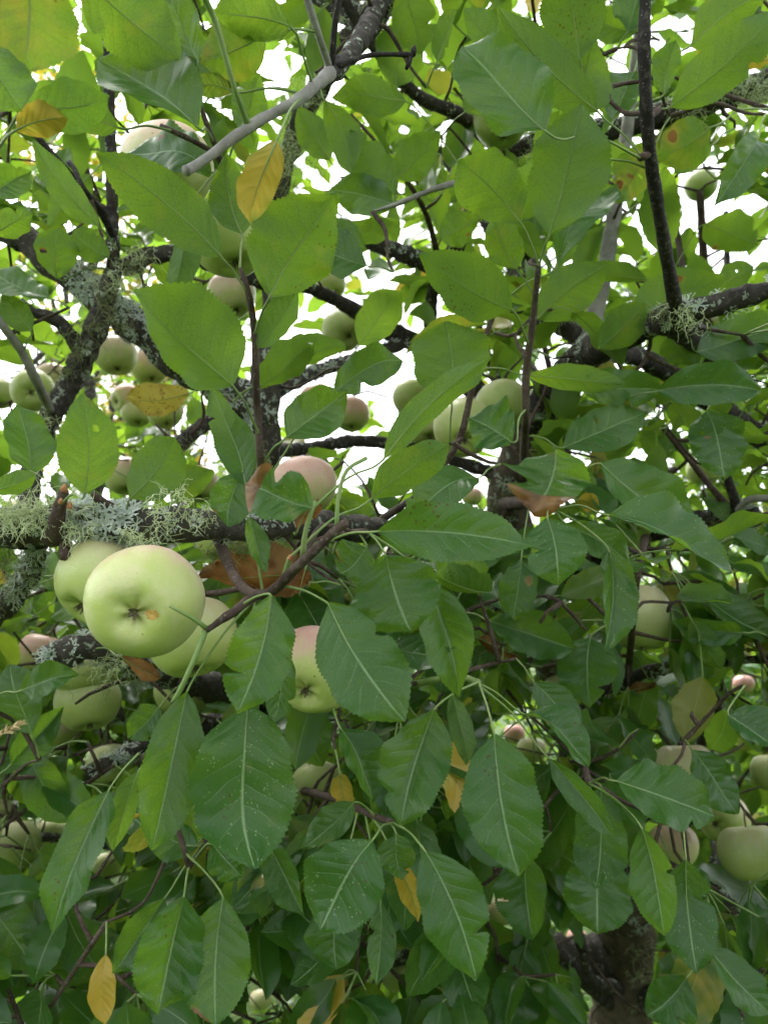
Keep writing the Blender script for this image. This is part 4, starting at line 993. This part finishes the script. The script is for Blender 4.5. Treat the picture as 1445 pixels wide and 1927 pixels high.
def foliose(br, t0, t1, n, size, facing=None):
    """small forked grey lobes lying on the bark"""
    o, op, orr = br; mb = MB(); N = len(op)
    for _ in range(n):
        i = int(N * random.uniform(t0, t1)); i = min(max(i, 1), N - 2)
        p, r = op[i], orr[i]; t = (op[i + 1] - op[i - 1]).normalized()
        q = Vector((random.gauss(0, 1), random.gauss(0, 1) - .9, random.gauss(0, 1) + .25)); q = (q - t * q.dot(t)).normalized()
        b = t.cross(q)
        c0 = p + q * r * 1.0; m = random.randint(4, 7); a0 = random.uniform(0, 6.28)
        def strip(p0, ang, L, w, lev):
            dv = (t * math.cos(ang) + b * math.sin(ang)).normalized()
            sd_ = q.cross(dv)
            k = 3; vv = []
            for j in range(k + 1):
                h = j / k
                pc = p0 + dv * L * h + q * (L * .35 * h * h)
                # keep on the round of the branch
                ww = w * (1 - .1 * h) * (1.25 if j == k else 1)
                vv += [pc - sd_ * ww, pc + sd_ * ww]
            mb.add(vv, [(2 * j, 2 * j + 1, 2 * j + 3, 2 * j + 2) for j in range(k)])
            if lev < 2:
                for da in (-.55, .55): strip((vv[-1] if isinstance(vv[-1], Vector) else Vector(vv[-1])).lerp(vv[-2], .5), ang + da + random.gauss(0, .2), L * .62, w * .72, lev + 1)
        for j in range(m): strip(c0, a0 + j * 6.28 / m + random.gauss(0, .25), size * random.uniform(.35, .6), size * .10, 0)
    ob = mb.build('leaf_lichen', M_FOLI, o, False); ob['kind'] = 'stuff'
foliose(BR['horiz'], .17, .22, 34, .012); foliose(BR['horiz'], .08, .40, 60, .006); foliose(BR['diag'], .5, 1, 120, .009); foliose(BR['diag'], .1, .5, 14, .007)
foliose(BR['stem'], .40, .56, 200, .010); foliose(BR['stem'], .2, .4, 60, .012); foliose(BR['stem'], .6, .9, 30, .008); foliose(BR['left_low'], .0, .5, 90, .008); foliose(BR['left_low2'], .3, .9, 60, .009)
foliose(BR['right'], .3, .95, 60, .008); foliose(BR['c2'], 0, 1, 60, .008); foliose(BR['low3'], 0, .6, 60, .008); foliose(BR['knot'], .1, 1, 70, .008); foliose(BR['trunk'], .4, 1, 90, .014); foliose(BR['up_right'], .1, .9, 40, .008); foliose(BR['mid'], 0, .6, 20, .007)
foliose(BR['left_up'], 0, .5, 20, .006); foliose(BR['side_stem'], .2, .9, 60, .012); foliose(BR['low_right'], .2, .9, 40, .007); foliose(BR['stub_right'], 0, .5, 40, .008)

# ------------------------------------------------------------------ dry grass stalk
mb = MB(); g0 = P(-60, 1420, .5); g1 = P(36, 1364, .5)
op, orr = smooth_path([Vector((g0.x - .12, g0.y + .1, -.02)), Vector((g0.x - .1, g0.y + .06, .7)), P(-60, 1425, .5), P(-10, 1385, .5), g1], [.002, .0016, .0012, .0009, .0004], .03)
tube(mb, op, orr, 5); gs = mb.build('grass_stalk', M_STRAW)
tag(gs, 'dry tan grass stalk with seed head reaching up beside the leaves', 'grass')
mb = MB()
for i in range(70):
    t = random.random(); p = P(-40, 1402, .5).lerp(g1, t); d = (g1 - P(-10, 1385, .5)).normalized()
    e = (d + Vector((random.gauss(0, .35), random.gauss(0, .35), random.gauss(0, .35)))).normalized()
    tube(mb, [p, p + e * .003, p + e * .006], [.0003, .0009, .0001], 4, 0, 0, False)
sh_ = mb.build('seed_head', M_STRAW, gs)

# ------------------------------------------------------------------ ground and the trees behind
def make_ground():
    m = NT('grass_ground'); g = m.n('ShaderNodeNewGeometry'); pos = g.outputs['Position']
    n1 = m.noise(pos, .8, 5); n2 = m.noise(pos, 30, 4)
    c = m.mix(m.ramp(n1, .35, .65), (.035, .068, .014), (.058, .085, .022)); c = m.mix(m.ramp(n2, .4, .7), c, (.025, .05, .010))
    return m.out(m.bsdf(c, .9, .2, m.bump(n2, 1, .03)))
NG = 40; vv = []; ff = []
for i in range(NG + 1):
    for j in range(NG + 1):
        sx = ((i / NG) * 2 - 1); sy = ((j / NG) * 2 - 1)
        x = sx * abs(sx) ** 2 * 400; y = sy * abs(sy) ** 2 * 400
        vv.append((x, y, .04 * math.sin(x * .9) * math.cos(y * .7)))
for i in range(NG):
    for j in range(NG): ff.append((i * (NG + 1) + j, (i + 1) * (NG + 1) + j, (i + 1) * (NG + 1) + j + 1, i * (NG + 1) + j + 1))
mb = MB(); mb.add(vv, ff); tag(mb.build('ground', make_ground()), kind='structure')

def back_tree(name, x, y, h, rx, rz, zc, n, size, tints, label, group, trunk_r=.09):
    root = empty(name, (x, y, 0)); tag(root, label, 'tree', group)
    mb = MB(); op, orr = smooth_path([Vector((x, y, -.05)), Vector((x + .05, y, zc * .5)), Vector((x - .05, y + .05, zc)), Vector((x, y, h * .92))], [trunk_r, trunk_r * .8, trunk_r * .55, .012], .2)
    tube(mb, op, orr, 9)
    blobs = []
    for _ in range(16):
        a = random.uniform(0, 6.28); q = random.uniform(.35, .85); zz = random.uniform(-.8, .85)
        c = Vector((x + math.cos(a) * rx * q * math.sqrt(1 - zz * zz * .7), y + math.sin(a) * rx * q * .8, zc + zz * rz))
        blobs.append((c, random.uniform(.28, .5) * rx))
        st_ = op[min(len(op) - 1, int(len(op) * random.uniform(.25, .8)))]
        b1, r1 = smooth_path([st_, st_.lerp(c, .5) + Vector((0, 0, .1)), c], [trunk_r * .4, trunk_r * .25, .008], .2); tube(mb, b1, r1, 6)
    mb.build('trunk', M_BRANCH, root)
    items = []
    for _ in range(n):
        c, r = random.choice(blobs)
        v = Vector((random.gauss(0, 1), random.gauss(0, 1), random.gauss(0, 1))).normalized() * r * random.uniform(.45, 1.08) ** .6
        B = c + v; dv = (Vector((random.gauss(0, 1), random.gauss(0, 1), random.gauss(-.5, .7)))).normalized()
        L = size * random.uniform(.7, 1.2); n_ = Vector((random.gauss(0, .4), random.gauss(0, .4), 1)); n_ = n_ - dv * n_.dot(dv)
        if n_.length < .1: n_ = dv.orthogonal()
        items.append(dict(B=B, T=B + dv * L, n=n_.normalized(), w=L * .62, c=B, tint=random.choice(tints)))
    leaf_cloud('crown', items, root, T_LOW, False)
GR = [(0, 0, .1, 0), (0, 0, .5, 0), (0, 0, .9, 0), (.15, 0, .1, 0)]
AU = GR + [(.9, 0, .3, 0), (1.0, .1, .3, 0), (.9, .3, .3, 0), (.5, 0, .2, 0)]
back_tree('maple_tree', -2.3, 5.6, 6.2, 1.3, 1.75, 3.9, 4600, .085, AU, 'tree with green, yellow and orange turning leaves beyond the diagonal limb', None)
back_tree('leafy_tree', -3.0, 4.3, 3.1, 1.1, 1.05, 1.75, 3600, .075, GR, 'bushy green tree beyond the apples around the orange leaf', None)
GB = 'green trees closing off the background'; LB = 'bushy green tree far behind the apple tree trunk'
for x, y, h, rx, rz, zc in [(-1.3, 6.5, 2.2, 1.3, .85, 1.1), (.6, 7.4, 2.4, 1.4, 1.0, 1.15), (2.5, 6.6, 2.5, 1.3, 1.0, 1.3), (4.3, 7.0, 2.9, 1.5, 1.2, 1.5), (1.5, 4.6, 1.9, .9, .75, 1.0), (2.6, 4.2, 2.2, .8, .8, 1.3), (-.6, 4.6, 1.6, .9, .65, .85), (-5, 7, 3.4, 1.6, 1.4, 1.8)]:
    back_tree('leafy_tree', x, y, h, rx, rz, zc, 3000, .085, GR, LB, GB)
for x, y, h in [(-5.6, -5.0, 4.6), (-1.6, -7.4, 4.8), (2.4, -7.0, 4.6), (6.2, -4.6, 4.6)]:  # unseen trees added behind the camera to cut the front sky light
    back_tree('leafy_tree', x, y, h, 2.4, 1.9, h * .5, 2500, .14, GR, 'unseen leafy tree added behind the camera to block low sky light', 'unseen trees added behind the camera as light blockers')
print('leaf objects', len(LEAF_OBJ), 'filler', len(FILL), 'SK', len(SK))
